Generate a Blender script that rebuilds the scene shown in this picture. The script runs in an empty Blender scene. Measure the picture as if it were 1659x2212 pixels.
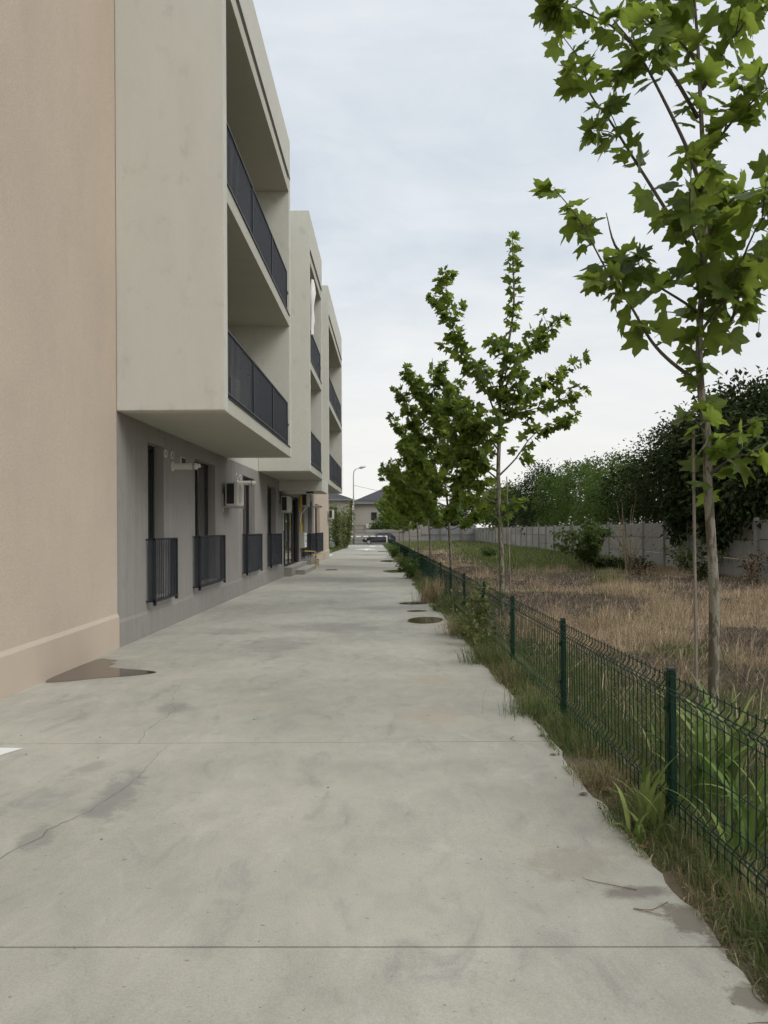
import bpy, math, random
import numpy as np
from mathutils import Vector, Matrix

R = math.radians
rng = random.Random(7)
nr = np.random.default_rng(11)
sc = bpy.context.scene
COL = sc.collection

# ------------------------------------------------------------------ camera
cam_d = bpy.data.cameras.new('camera')
cam = bpy.data.objects.new('camera', cam_d)
COL.objects.link(cam)
cam.location = (0, 0, 1.65)
cam.rotation_euler = (R(90), R(0.3), 0)
cam_d.sensor_fit = 'VERTICAL'
cam_d.sensor_height = 36
cam_d.lens = 1710 / 2212 * 36
cam_d.shift_x = -12.5 / 2212
cam_d.shift_y = 33 / 2212
cam_d.clip_start = 0.05
cam_d.clip_end = 4000
sc.camera = cam

# ------------------------------------------------------------------ sky, sun, exposure
SUN_EL, SUN_AZ = R(43), R(128)          # azimuth clockwise from +Y (ahead): behind, to the right
world = bpy.data.worlds.new('World')
sc.world = world
world.use_nodes = True
wt = world.node_tree
wn, wl = wt.nodes, wt.links
wn.clear()
w_out = wn.new('ShaderNodeOutputWorld')
w_bg = wn.new('ShaderNodeBackground')
w_bg.inputs['Strength'].default_value = 0.10
sky = wn.new('ShaderNodeTexSky')
sky.sky_type = 'NISHITA'
sky.sun_disc = False
sky.sun_elevation = SUN_EL
sky.sun_rotation = SUN_AZ
sky.dust_density = 3
geo = wn.new('ShaderNodeTexCoord')
sep = wn.new('ShaderNodeSeparateXYZ')
wl.new(geo.outputs['Generated'], sep.inputs[0])


def wmath(op, a, b=None, clamp=False):
    n = wn.new('ShaderNodeMath')
    n.operation = op
    n.use_clamp = clamp
    for i, v in enumerate((a, b)):
        if v is None:
            continue
        if isinstance(v, (int, float)):
            n.inputs[i].default_value = v
        else:
            wl.new(v, n.inputs[i])
    return n.outputs[0]


zz = wmath('ADD', wmath('MAXIMUM', sep.outputs['Z'], 0.0), 0.22)
comb = wn.new('ShaderNodeCombineXYZ')
wl.new(wmath('DIVIDE', sep.outputs['X'], zz), comb.inputs[0])
wl.new(wmath('DIVIDE', sep.outputs['Y'], zz), comb.inputs[1])


def wnoise(scale, detail, rough, dist, sx, sy):
    m = wn.new('ShaderNodeMapping')
    m.inputs['Scale'].default_value = (sx, sy, 1)
    m.inputs['Rotation'].default_value = (0, 0, 0.5)
    wl.new(comb.outputs[0], m.inputs[0])
    n = wn.new('ShaderNodeTexNoise')
    n.inputs['Scale'].default_value = scale
    n.inputs['Detail'].default_value = detail
    n.inputs['Roughness'].default_value = rough
    n.inputs['Distortion'].default_value = dist
    wl.new(m.outputs[0], n.inputs['Vector'])
    return n.outputs['Fac']


def wramp(fac, stops):
    r = wn.new('ShaderNodeValToRGB')
    e = r.color_ramp.elements
    e[0].position, e[0].color = stops[0][0], (*stops[0][1], 1)
    e[1].position, e[1].color = stops[1][0], (*stops[1][1], 1)
    for p, c in stops[2:]:
        x = e.new(p)
        x.color = (*c, 1)
    if fac is not None:
        wl.new(fac, r.inputs[0])
    return r.outputs[0]


def wmix(fac, a, b, mode='MIX'):
    m = wn.new('ShaderNodeMix')
    m.data_type = 'RGBA'
    m.blend_type = mode
    for s, v in ((0, fac), (6, a), (7, b)):
        if isinstance(v, (int, float)):
            m.inputs[s].default_value = v
        elif isinstance(v, tuple):
            m.inputs[s].default_value = (*v, 1)
        else:
            wl.new(v, m.inputs[s])
    return m.outputs[2]


# an even overcast layer, a little warmer and paler towards the horizon all round
cl = wmath('ADD', wmath('MULTIPLY', wnoise(1.1, 6, 0.55, 0.5, 1.0, 1.15), 0.65), wmath('MULTIPLY', wnoise(3.6, 6, 0.6, 0.6, 0.8, 1.2), 0.35))
cloud = wramp(cl, [(0.37, (5.35, 5.9, 6.5)), (0.5, (6.3, 6.72, 7.15)), (0.62, (7.2, 7.45, 7.65))])
hz = wramp(wmath('MAXIMUM', sep.outputs['Z'], 0.0), [(0.0, (1, 1, 1)), (0.34, (0, 0, 0))])
cloud = wmix(hz, cloud, (8.2, 8.05, 7.65))
wl.new(wmix(0.93, sky.outputs[0], cloud), w_bg.inputs['Color'])
wl.new(w_bg.outputs[0], w_out.inputs['Surface'])

sun_d = bpy.data.lights.new('sun', 'SUN')
sun_d.energy = 1.4
sun_d.angle = R(34)
sun_d.color = (1.0, 0.975, 0.94)
sun = bpy.data.objects.new('sun', sun_d)
COL.objects.link(sun)
sun.rotation_euler = (R(90) - SUN_EL, 0, math.pi - SUN_AZ)

sc.view_settings.view_transform = 'Standard'
sc.view_settings.look = 'None'
sc.view_settings.exposure = 0.30
sc.view_settings.gamma = 1.0
sc.view_settings.use_curve_mapping = False
sc.render.engine = 'CYCLES'
sc.cycles.max_bounces = 4
sc.cycles.diffuse_bounces = 3
sc.cycles.glossy_bounces = 2
sc.cycles.transmission_bounces = 3
sc.cycles.transparent_max_bounces = 4
sc.cycles.caustics_reflective = False
sc.cycles.caustics_refractive = False
sc.cycles.use_denoising = True
sc.cycles.adaptive_threshold = 0.03
sc.cycles.adaptive_min_samples = 12

# ------------------------------------------------------------------ materials
MATS = {}


class NT:
    def __init__(s, name):
        m = bpy.data.materials.new(name)
        m.use_nodes = True
        s.m, s.n, s.l = m, m.node_tree.nodes, m.node_tree.links
        s.b = s.n['Principled BSDF']
        s.out = s.n['Material Output']
        s.tc = None

    def put(s, node, i, v):
        if v is None:
            return
        if isinstance(v, (int, float)):
            node.inputs[i].default_value = v
        elif isinstance(v, tuple):
            sock = node.inputs[i]
            sock.default_value = (*v, 1) if (sock.type == 'RGBA' and len(v) == 3) else v
        else:
            s.l.new(v, node.inputs[i])

    def pos(s):
        g = s.n.new('ShaderNodeNewGeometry')
        return g.outputs['Position']

    def map(s, vec, scale=(1, 1, 1), loc=(0, 0, 0), rot=(0, 0, 0)):
        m = s.n.new('ShaderNodeMapping')
        m.inputs['Scale'].default_value = scale
        m.inputs['Location'].default_value = loc
        m.inputs['Rotation'].default_value = rot
        s.l.new(vec, m.inputs[0])
        return m.outputs[0]

    def noise(s, vec, scale, detail=4, rough=0.55, dist=0.0):
        n = s.n.new('ShaderNodeTexNoise')
        n.inputs['Scale'].default_value = scale
        n.inputs['Detail'].default_value = detail
        n.inputs['Roughness'].default_value = rough
        n.inputs['Distortion'].default_value = dist
        s.l.new(vec, n.inputs['Vector'])
        return n.outputs['Fac']

    def math(s, op, a, b=None, clamp=False):
        n = s.n.new('ShaderNodeMath')
        n.operation = op
        n.use_clamp = clamp
        s.put(n, 0, a)
        s.put(n, 1, b)
        return n.outputs[0]

    def ramp(s, fac, lo, hi, a=0.0, b=1.0):
        n = s.n.new('ShaderNodeMapRange')
        n.interpolation_type = 'SMOOTHSTEP'
        s.put(n, 0, fac)
        s.put(n, 1, lo)
        s.put(n, 2, hi)
        s.put(n, 3, a)
        s.put(n, 4, b)
        return n.outputs[0]

    def mix(s, fac, a, b, mode='MIX'):
        n = s.n.new('ShaderNodeMix')
        n.data_type = 'RGBA'
        n.blend_type = mode
        s.put(n, 0, fac)
        s.put(n, 6, a)
        s.put(n, 7, b)
        return n.outputs[2]

    def bump(s, h, strength, dist):
        n = s.n.new('ShaderNodeBump')
        n.inputs['Strength'].default_value = strength
        n.inputs['Distance'].default_value = dist
        s.l.new(h, n.inputs['Height'])
        s.l.new(n.outputs[0], s.b.inputs['Normal'])

    def set(s, color=None, rough=None, metal=None, spec=None):
        s.put(s.b, 'Base Color', color)
        s.put(s.b, 'Roughness', rough)
        s.put(s.b, 'Metallic', metal)
        s.put(s.b, 'Specular IOR Level', spec)
        return s.m


def plain(name, color, rough=0.6, metal=0.0, spec=0.5, var=0.12, scale=9.0, bump=0.0):
    if name in MATS:
        return MATS[name]
    t = NT(name)
    p = t.pos()
    n = t.noise(p, scale, 5)
    d = tuple(c * (1 - var) for c in color)
    l = tuple(min(1, c * (1 + var)) for c in color)
    t.set(t.mix(n, d, l), rough, metal, spec)
    if bump:
        t.bump(t.noise(p, scale * 14, 3), bump, 0.004)
    MATS[name] = t.m
    return t.m


def stucco(name, color, streak=0.0, blotch=0.1, grain=0.16, plinth=False):
    t = NT(name)
    p = t.pos()
    big = t.noise(p, 0.55, 4)
    mid = t.noise(t.map(p, (1, 1, 0.35)), 2.6, 5, 0.6)
    fine = t.noise(p, 150, 2, 0.7)
    c = t.mix(big, tuple(x * (1 - blotch) for x in color), tuple(x * (1 + blotch) for x in color))
    c = t.mix(t.ramp(mid, 0.45, 0.75, 0, 0.35), c, tuple(x * 0.86 for x in color))
    if streak:
        st = t.noise(t.map(p, (3.2, 3.2, 0.16)), 2.4, 6, 0.65)
        c = t.mix(t.ramp(st, 0.46, 0.72, 0, streak), c, tuple(x * 1.38 for x in color))
        c = t.mix(t.ramp(st, 0.54, 0.3, 0, streak * 0.8), c, tuple(x * 0.62 for x in color))
        dp = t.noise(t.map(p, (2.5, 2.5, 2.0), (3, 1, 0)), 1.3, 5, 0.6)
        c = t.mix(t.ramp(dp, 0.56, 0.7, 0, 0.35), c, tuple(x * 0.7 for x in color))
    c = t.mix(t.ramp(fine, 0.3, 0.7, 0, 1), t.mix(1.0, c, (1 - grain,) * 3, 'MULTIPLY'), t.mix(1.0, c, (1 + grain * 0.6,) * 3, 'MULTIPLY'))
    t.set(c, 0.92, 0, 0.2)
    t.bump(fine, 0.55, 0.004)
    MATS[name] = t.m
    return t.m


stucco('tan_stucco', (0.545, 0.45, 0.36), grain=0.26, blotch=0.13)
stucco('beige_stucco', (0.58, 0.57, 0.50), streak=0.03, blotch=0.06, grain=0.2)
stucco('grey_stucco', (0.285, 0.267, 0.248), streak=0.22, blotch=0.16, grain=0.2)
stucco('shaded_soffit', (0.47, 0.455, 0.385), blotch=0.05, grain=0.04)  # darker beige for balcony slabs, shade of their undersides put into the colour
stucco('house_render', (0.40, 0.37, 0.32))
plain('anthracite', (0.020, 0.022, 0.028), 0.5, 0.0, 0.3)
plain('bar_paint', (0.042, 0.045, 0.054), 0.5, 0.0, 0.35)
plain('window_frame', (0.022, 0.021, 0.021), 0.4)
plain('white_plastic', (0.62, 0.60, 0.54), 0.45)
plain('ac_case', (0.60, 0.58, 0.52), 0.5)
plain('ac_coil', (0.012, 0.014, 0.016), 0.6)
plain('white_paint', (0.80, 0.80, 0.78), 0.8, var=0.06, scale=30)
plain('galvanised', (0.42, 0.42, 0.41), 0.45, 0.6)
plain('yellow_pipe', (0.50, 0.32, 0.03), 0.5)
plain('brass', (0.30, 0.21, 0.09), 0.45, 0.5)
plain('meter_grey', (0.36, 0.34, 0.29), 0.55)
plain('paper', (0.78, 0.78, 0.76), 0.9)
plain('ink', (0.03, 0.03, 0.03), 0.9)
plain('stone_tile', (0.42, 0.40, 0.36), 0.55, scale=4)
plain('stone_dark', (0.25, 0.235, 0.21), 0.7, scale=6)
plain('fence_green', (0.005, 0.027, 0.014), 0.5, 0, 0.22, var=0.25, scale=20)
plain('post_cap', (0.016, 0.022, 0.022), 0.5)
plain('roof_tile', (0.055, 0.055, 0.06), 0.8, scale=3, var=0.3, bump=0.5)
plain('gutter', (0.25, 0.24, 0.22), 0.6)
plain('tyre', (0.015, 0.015, 0.015), 0.9)
plain('alloy', (0.5, 0.5, 0.5), 0.35, 0.7)
plain('car_black', (0.012, 0.013, 0.016), 0.22, 0, 0.6)
plain('car_silver', (0.35, 0.36, 0.37), 0.3, 0.4, 0.6)
plain('lens_white', (0.75, 0.75, 0.74), 0.15)
plain('orange_paint', (0.75, 0.20, 0.03), 0.5)
plain('red_paint', (0.5, 0.03, 0.025), 0.5)
plain('stem_green', (0.10, 0.13, 0.05), 0.8)
plain('stem_dry', (0.20, 0.15, 0.10), 0.9)
plain('twig', (0.075, 0.065, 0.045), 0.9, scale=30)
plain('cane', (0.21, 0.175, 0.145), 0.85, var=0.45, scale=7, bump=0.4)
plain('cloth_white', (0.75, 0.74, 0.70), 0.9, scale=14)
plain('cable', (0.03, 0.03, 0.03), 0.7)
plain('asphalt', (0.07, 0.07, 0.07), 0.9, scale=20)
plain('iron_cover', (0.06, 0.06, 0.06), 0.6, 0.4)
plain('joint_filler', (0.03, 0.028, 0.025), 0.95)
plain('fruit', (0.05, 0.06, 0.02), 0.95)


def glass_mat():
    t = NT('window_glass')
    t.set((0.012, 0.013, 0.014), 0.04, 0, 0.9)
    MATS['glass'] = t.m


glass_mat()
t = NT('door_glass')
p = t.pos()
t.set(t.mix(t.noise(p, 1.2, 3), (0.035, 0.033, 0.03), (0.09, 0.085, 0.078)), 0.05, 0, 0.9)
MATS['door_glass'] = t.m

t = NT('puddle_water')
t.set((0.085, 0.066, 0.046), 0.06, 0, 0.45)
MATS['puddle'] = t.m


def leaf_mat(name, dark, light, trans, rough=0.5, attr=False, tcol=None, tfac=0.4, back=None):
    t = NT(name)
    if attr:
        a = t.n.new('ShaderNodeAttribute')
        a.attribute_name = 'col'
        f = a.outputs['Fac']
    else:
        o = t.n.new('ShaderNodeObjectInfo')
        f = o.outputs['Random']
    c = t.mix(f, dark, light)
    if back:
        g = t.n.new('ShaderNodeNewGeometry')
        c = t.mix(t.math('MULTIPLY', g.outputs['Backfacing'], 0.6), c, back)
    t.set(c, rough, 0, 0.22)
    tr = t.n.new('ShaderNodeBsdfTranslucent')
    tc = t.mix(f, trans, tuple(x * 1.35 for x in trans))
    t.l.new(tc, tr.inputs['Color'])
    mx = t.n.new('ShaderNodeMixShader')
    mx.inputs[0].default_value = tfac
    t.l.new(t.b.outputs[0], mx.inputs[1])
    t.l.new(tr.outputs[0], mx.inputs[2])
    t.l.new(mx.outputs[0], t.out.inputs['Surface'])
    MATS[name] = t.m
    return t.m


leaf_mat('plane_leaf', (0.030, 0.060, 0.011), (0.128, 0.178, 0.042), (0.235, 0.31, 0.045), 0.40, tfac=0.46)
leaf_mat('plane_leaf_mass', (0.030, 0.060, 0.011), (0.128, 0.178, 0.042), (0.235, 0.31, 0.045), 0.40, attr=True, tfac=0.55)
leaf_mat('dark_leaf', (0.018, 0.031, 0.010), (0.060, 0.082, 0.024), (0.03, 0.05, 0.012), 0.75, attr=True, tfac=0.2)
leaf_mat('mid_leaf', (0.038, 0.066, 0.016), (0.10, 0.15, 0.035), (0.13, 0.20, 0.03), 0.5, attr=True, tfac=0.3)
leaf_mat('pale_leaf', (0.08, 0.10, 0.035), (0.18, 0.20, 0.075), (0.20, 0.23, 0.05), 0.5, attr=True, tfac=0.3)
leaf_mat('rust_leaf', (0.06, 0.03, 0.02), (0.10, 0.075, 0.03), (0.09, 0.05, 0.02), 0.7, attr=True, tfac=0.25)


def blade_mat(name):
    t = NT(name)
    a = t.n.new('ShaderNodeAttribute')
    a.attribute_name = 'col'
    t.set(a.outputs['Color'], 0.65, 0, 0.25)
    tr = t.n.new('ShaderNodeBsdfTranslucent')
    t.l.new(a.outputs['Color'], tr.inputs['Color'])
    mx = t.n.new('ShaderNodeMixShader')
    mx.inputs[0].default_value = 0.3
    t.l.new(t.b.outputs[0], mx.inputs[1])
    t.l.new(tr.outputs[0], mx.inputs[2])
    t.l.new(mx.outputs[0], t.out.inputs['Surface'])
    MATS[name] = t.m


blade_mat('blade')

# bark of a young plane tree: pale flakes on olive brown
t = NT('plane_bark')
p = t.pos()
fl = t.noise(t.map(p, (1, 1, 0.28)), 24, 3, 0.5, 0.8)
c = t.mix(t.ramp(fl, 0.46, 0.54), (0.115, 0.098, 0.070), (0.25, 0.235, 0.185))
c = t.mix(t.ramp(t.noise(p, 90, 3), 0.35, 0.7, 0, 0.5), c, (0.10, 0.09, 0.065))
t.set(c, 0.85, 0, 0.2)
t.bump(fl, 0.5, 0.004)
MATS['plane_bark'] = t.m

# concrete paving with trowel streaks, stains and damp spots of their own shape
t = NT('paving_concrete')
p = t.pos()
base = (0.405, 0.393, 0.352)
big = t.noise(p, 0.42, 5, 0.55, 0.4)
c = t.mix(t.ramp(big, 0.3, 0.7), (0.368, 0.357, 0.303), (0.47, 0.453, 0.383))
strk = t.noise(t.map(p, (1.5, 0.62, 1), rot=(0, 0, -0.45)), 2.2, 8, 0.68, 0.9)
c = t.mix(t.ramp(strk, 0.52, 0.74, 0, 0.5), c, (0.53, 0.515, 0.455))
c = t.mix(t.ramp(strk, 0.47, 0.27, 0, 0.6), c, (0.28, 0.276, 0.255))
blot = t.noise(t.map(p, (1.0, 1.0, 1), (7, 3, 0)), 1.25, 6, 0.62, 1.0)
c = t.mix(t.ramp(blot, 0.55, 0.72, 0, 0.34), c, (0.28, 0.275, 0.255))
warm = t.noise(t.map(p, (0.7, 0.5, 1), (2, 9, 0)), 0.9, 4, 0.6)
c = t.mix(t.ramp(warm, 0.55, 0.75, 0, 0.4), c, (0.44, 0.385, 0.305))
mott = t.noise(t.map(p, (1.3, 0.8, 1), (1, 5, 0), (0, 0, 0.5)), 3.4, 8, 0.72, 0.5)
c = t.mix(1.0, c, t.mix(t.ramp(mott, 0.3, 0.7), (0.92, 0.92, 0.92), (1.06, 1.06, 1.06)), 'MULTIPLY')
fine = t.noise(p, 120, 3, 0.75)
c = t.mix(t.ramp(fine, 0.25, 0.75, 0, 1), t.mix(1.0, c, (0.86,) * 3, 'MULTIPLY'), t.mix(1.0, c, (1.10,) * 3, 'MULTIPLY'))
speck = t.noise(p, 34, 2, 0.5)
c = t.mix(t.ramp(speck, 0.71, 0.76, 0, 0.5), c, (0.12, 0.11, 0.10))


def stain(c, center, size, rot, col, amt, ns=5.0, edge=(1.0, 0.35)):
    m = t.n.new('ShaderNodeMapping')
    m.vector_type = 'TEXTURE'
    m.inputs['Location'].default_value = (*center, 0)
    m.inputs['Rotation'].default_value = (0, 0, rot)
    m.inputs['Scale'].default_value = (size[0], size[1], 1e4)
    t.l.new(p, m.inputs[0])
    ln = t.n.new('ShaderNodeVectorMath')
    ln.operation = 'LENGTH'
    t.l.new(m.outputs[0], ln.inputs[0])
    d = t.math('ADD', ln.outputs['Value'], t.math('MULTIPLY', t.math('SUBTRACT', t.noise(p, ns, 6, 0.68, 0.5), 0.5), 2.2))
    return t.mix(t.ramp(d, edge[0], edge[1], 0, amt), c, col)


blue = (0.225, 0.224, 0.203)
c = stain(c, (-1.72, 4.95), (0.17, 0.62), 0.12, blue, 0.68)
c = stain(c, (-1.93, 4.30), (0.12, 0.30), 0.2, blue, 0.6)
c = stain(c, (-2.10, 5.55), (0.13, 0.35), -0.3, blue, 0.45)
c = stain(c, (-2.05, 7.45), (0.22, 0.40), 0.2, blue, 0.5)
c = stain(c, (-1.7, 11.6), (0.75, 0.95), 0.0, blue, 0.5, 2.2)
c = stain(c, (-1.0, 13.6), (1.2, 0.8), 0.0, blue, 0.5, 1.8)
c = stain(c, (-2.6, 13.2), (0.7, 0.6), 0.0, blue, 0.45, 2.0)
c = stain(c, (0.2, 17.0), (1.8, 0.8), 0.0, (0.25, 0.245, 0.235), 0.45, 1.3)
c = stain(c, (-1.5, 21.5), (2.0, 0.9), 0.0, (0.27, 0.265, 0.25), 0.45, 1.3)
c = stain(c, (0.92, 3.92), (0.34, 0.26), 0.2, (0.27, 0.235, 0.18), 0.45, 7.0)
c = stain(c, (1.12, 3.62), (0.20, 0.09), 0.15, (0.15, 0.13, 0.11), 0.7)
c = stain(c, (1.28, 3.36), (0.17, 0.14), 0.0, (0.16, 0.14, 0.11), 0.8, 9.0, (1.0, 0.6))
c = stain(c, (1.35, 3.10), (0.13, 0.16), 0.3, (0.16, 0.14, 0.11), 0.8, 9.0, (1.0, 0.6))
c = stain(c, (1.30, 2.78), (0.16, 0.12), 0.0, (0.16, 0.14, 0.11), 0.75, 9.0, (1.0, 0.6))
c = stain(c, (0.5, 8.8), (0.5, 0.5), 0.0, (0.41, 0.34, 0.25), 0.4, 3)
c = stain(c, (0.35, 7.1), (0.45, 0.5), 0.0, (0.42, 0.36, 0.27), 0.4, 3)
c = stain(c, (0.62, 14.6), (0.55, 0.85), 0.0, (0.25, 0.235, 0.20), 0.5, 2)
c = stain(c, (0.5, 18.0), (0.6, 0.7), 0.0, (0.25, 0.235, 0.20), 0.45, 2)
c = stain(c, (-3.55, 9.55), (0.55, 1.15), 0.1, (0.30, 0.275, 0.235), 0.5, 3)
t.set(c, 0.88, 0, 0.25)
t.bump(t.math('ADD', t.math('MULTIPLY', fine, 0.4), strk), 0.22, 0.006)
MATS['concrete'] = t.m

t = NT('panel_concrete')
p = t.pos()
big = t.noise(p, 0.9, 5)
c = t.mix(big, (0.26, 0.245, 0.215), (0.44, 0.42, 0.37))
oi = t.n.new('ShaderNodeObjectInfo')
c = t.mix(t.math('MULTIPLY', oi.outputs['Random'], 0.6), c, (0.24, 0.225, 0.195))
c = t.mix(t.ramp(t.noise(t.map(p, (2, 2, 0.3)), 2.0, 5), 0.5, 0.75, 0, 0.4), c, (0.17, 0.165, 0.15))
t.set(c, 0.92, 0, 0.2)
t.bump(t.noise(p, 40, 3), 0.3, 0.004)
MATS['panel_concrete'] = t.m

t = NT('sheet_metal')
p = t.pos()
c = t.mix(t.noise(t.map(p, (1, 1, 0.2)), 1.4, 5), (0.24, 0.24, 0.25), (0.38, 0.38, 0.385))
t.set(c, 0.5, 0.35, 0.4)
MATS['sheet_metal'] = t.m

t = NT('field_soil')
p = t.pos()
a = t.noise(p, 0.35, 5, 0.6)
b = t.noise(p, 3.5, 6, 0.7)
f = t.noise(p, 40, 5, 0.75)
c = t.mix(t.ramp(b, 0.3, 0.7), (0.085, 0.066, 0.05), (0.19, 0.148, 0.11))
c = t.mix(t.ramp(a, 0.45, 0.65, 0, 0.5), c, (0.23, 0.18, 0.115))
c = t.mix(t.ramp(f, 0.4, 0.75, 0, 0.55), c, (0.28, 0.225, 0.155))
t.set(c, 0.97, 0, 0.1)
t.bump(f, 0.9, 0.03)
MATS['soil'] = t.m

t = NT('verge_soil')
p = t.pos()
c = t.mix(t.noise(p, 14, 5, 0.7), (0.08, 0.066, 0.045), (0.21, 0.175, 0.115))
t.set(c, 0.97, 0, 0.1)
MATS['verge_soil'] = t.m


# ------------------------------------------------------------------ mesh helpers
def world_loc(o):
    v = Vector(o.location)
    while o.parent:
        o = o.parent
        v += Vector(o.location)
    return v


class MB:
    def __init__(s):
        s.v, s.f = [], []

    def quad(s, a, b, c, d):
        i = len(s.v)
        s.v += [a, b, c, d]
        s.f.append((i, i + 1, i + 2, i + 3))

    def poly(s, pts):
        i = len(s.v)
        s.v += pts
        s.f.append(tuple(range(i, i + len(pts))))

    def box(s, x0, x1, y0, y1, z0, z1):
        i = len(s.v)
        s.v += [(x0, y0, z0), (x1, y0, z0), (x1, y1, z0), (x0, y1, z0), (x0, y0, z1), (x1, y0, z1), (x1, y1, z1), (x0, y1, z1)]
        for q in ((3, 2, 1, 0), (4, 5, 6, 7), (0, 1, 5, 4), (1, 2, 6, 5), (2, 3, 7, 6), (3, 0, 4, 7)):
            s.f.append(tuple(i + k for k in q))
        return s

    def prism(s, pts, axis, a, b):
        """extrude a 2-D outline along axis ('x': pts are (y,z); 'y': (x,z); 'z': (x,y))"""
        n = len(pts)
        i = len(s.v)
        mk = {'x': lambda p, w: (w, p[0], p[1]), 'y': lambda p, w: (p[0], w, p[1]), 'z': lambda p, w: (p[0], p[1], w)}[axis]
        s.v += [mk(p, a) for p in pts] + [mk(p, b) for p in pts]
        s.f.append(tuple(range(i + n - 1, i - 1, -1)))
        s.f.append(tuple(range(i + n, i + 2 * n)))
        for k in range(n):
            s.f.append((i + k, i + (k + 1) % n, i + n + (k + 1) % n, i + n + k))
        return s

    def tube(s, pts, rad, n=6, cap=True):
        pts = [Vector(p) for p in pts]
        if not hasattr(rad, '__len__'):
            rad = [rad] * len(pts)
        i0 = len(s.v)
        up = None
        for k, p in enumerate(pts):
            d = (pts[min(k + 1, len(pts) - 1)] - pts[max(k - 1, 0)]).normalized()
            if up is None:
                up = d.orthogonal().normalized()
            up = (up - d * up.dot(d)).normalized()
            w = d.cross(up)
            for j in range(n):
                a = 2 * math.pi * j / n
                s.v.append(tuple(p + (up * math.cos(a) + w * math.sin(a)) * rad[k]))
        for k in range(len(pts) - 1):
            for j in range(n):
                a, b = i0 + k * n + j, i0 + k * n + (j + 1) % n
                s.f.append((a, b, b + n, a + n))
        if cap:
            s.f.append(tuple(i0 + j for j in range(n - 1, -1, -1)))
            e = i0 + (len(pts) - 1) * n
            s.f.append(tuple(e + j for j in range(n)))
        return s

    def ring(s, c, axis, r0, r1, h, n=20):
        """flat annulus (or tube wall) of height h about axis 'x' or 'y'"""
        i = len(s.v)
        for r, d in ((r0, 0), (r1, 0), (r1, h), (r0, h)):
            for j in range(n):
                a = 2 * math.pi * j / n
                if axis == 'x':
                    s.v.append((c[0] + d, c[1] + r * math.cos(a), c[2] + r * math.sin(a)))
                else:
                    s.v.append((c[0] + r * math.cos(a), c[1] + d, c[2] + r * math.sin(a)))
        for q in range(4):
            for j in range(n):
                a, b = i + q * n + j, i + q * n + (j + 1) % n
                e, f = i + (q + 1) % 4 * n + (j + 1) % n, i + (q + 1) % 4 * n + j
                s.f.append((a, b, e, f))
        return s

    def build(s, name, mat, parent=None, smooth=False, bevel=0.0, kind=None):
        me = bpy.data.meshes.new(name)
        off = world_loc(parent) if parent else Vector((0, 0, 0))
        me.from_pydata([(v[0] - off.x, v[1] - off.y, v[2] - off.z) for v in s.v], [], s.f)
        if bevel or len(s.f) > 2:
            import bmesh
            bm = bmesh.new()
            bm.from_mesh(me)
            bmesh.ops.recalc_face_normals(bm, faces=bm.faces) if not kind == 'stuff' else None
            if bevel:
                bmesh.ops.bevel(bm, geom=[e for e in bm.edges], offset=bevel, segments=2, affect='EDGES', clamp_overlap=True)
            bm.to_mesh(me)
            bm.free()
        if smooth:
            me.polygons.foreach_set('use_smooth', [True] * len(me.polygons))
        me.materials.append(MATS[mat] if isinstance(mat, str) else mat)
        o = bpy.data.objects.new(name, me)
        COL.objects.link(o)
        if parent:
            o.parent = parent
        if kind:
            o['kind'] = kind
        return o


def inst(name, me, loc, parent=None, rot=None, scale=None, matrix=None):
    o = bpy.data.objects.new(name, me)
    COL.objects.link(o)
    off = world_loc(parent) if parent else Vector((0, 0, 0))
    if parent:
        o.parent = parent
    if matrix is not None:
        m = matrix.copy()
        m.translation = m.translation - off
        o.matrix_basis = m
    else:
        o.location = Vector(loc) - off
        if rot:
            o.rotation_euler = rot
        if scale:
            o.scale = scale
    return o


def tag(o, label, cat, group=None):
    o['label'] = label
    o['category'] = cat
    if group:
        o['group'] = group
    return o


def thing(name, loc, label, cat, group=None):
    o = bpy.data.objects.new(name, None)
    o.empty_display_size = 0.1
    COL.objects.link(o)
    o.location = loc
    return tag(o, label, cat, group)


def np_mesh(name, verts, tris, mat, parent=None, col=None, smooth=False, kind=None):
    me = bpy.data.meshes.new(name)
    off = np.array(world_loc(parent)) if parent else np.zeros(3)
    v = np.ascontiguousarray(verts - off, dtype=np.float32)
    f = np.ascontiguousarray(tris, dtype=np.int32)
    me.vertices.add(len(v))
    me.vertices.foreach_set('co', v.ravel())
    me.loops.add(f.size)
    me.loops.foreach_set('vertex_index', f.ravel())
    me.polygons.add(len(f))
    me.polygons.foreach_set('loop_start', np.arange(0, f.size, f.shape[1], dtype=np.int32))
    me.update(calc_edges=True)
    if smooth:
        me.polygons.foreach_set('use_smooth', np.ones(len(f), dtype=bool))
    if col is not None:
        a = me.attributes.new('col', 'FLOAT_COLOR', 'POINT')
        cc = np.ones((len(v), 4), dtype=np.float32)
        cc[:, :col.shape[1]] = col if col.shape[1] > 1 else np.repeat(col, 1, 1)
        if col.shape[1] == 1:
            cc[:, 1] = cc[:, 2] = cc[:, 0]
        a.data.foreach_set('color', cc.ravel())
    me.materials.append(MATS[mat])
    o = bpy.data.objects.new(name, me)
    COL.objects.link(o)
    if parent:
        o.parent = parent
    if kind:
        o['kind'] = kind
    return o


def gz(y):
    """the site falls gently away from the camera and levels off beyond the houses"""
    return -0.0047 * np.clip(y, -20, 140)


def fence_x(y):
    return 1.626 - 0.021 * y


def edge_x(y):
    return fence_x(y) - 0.25


# ------------------------------------------------------------------ value noise for placing things
_P = nr.random((256, 256))


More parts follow.
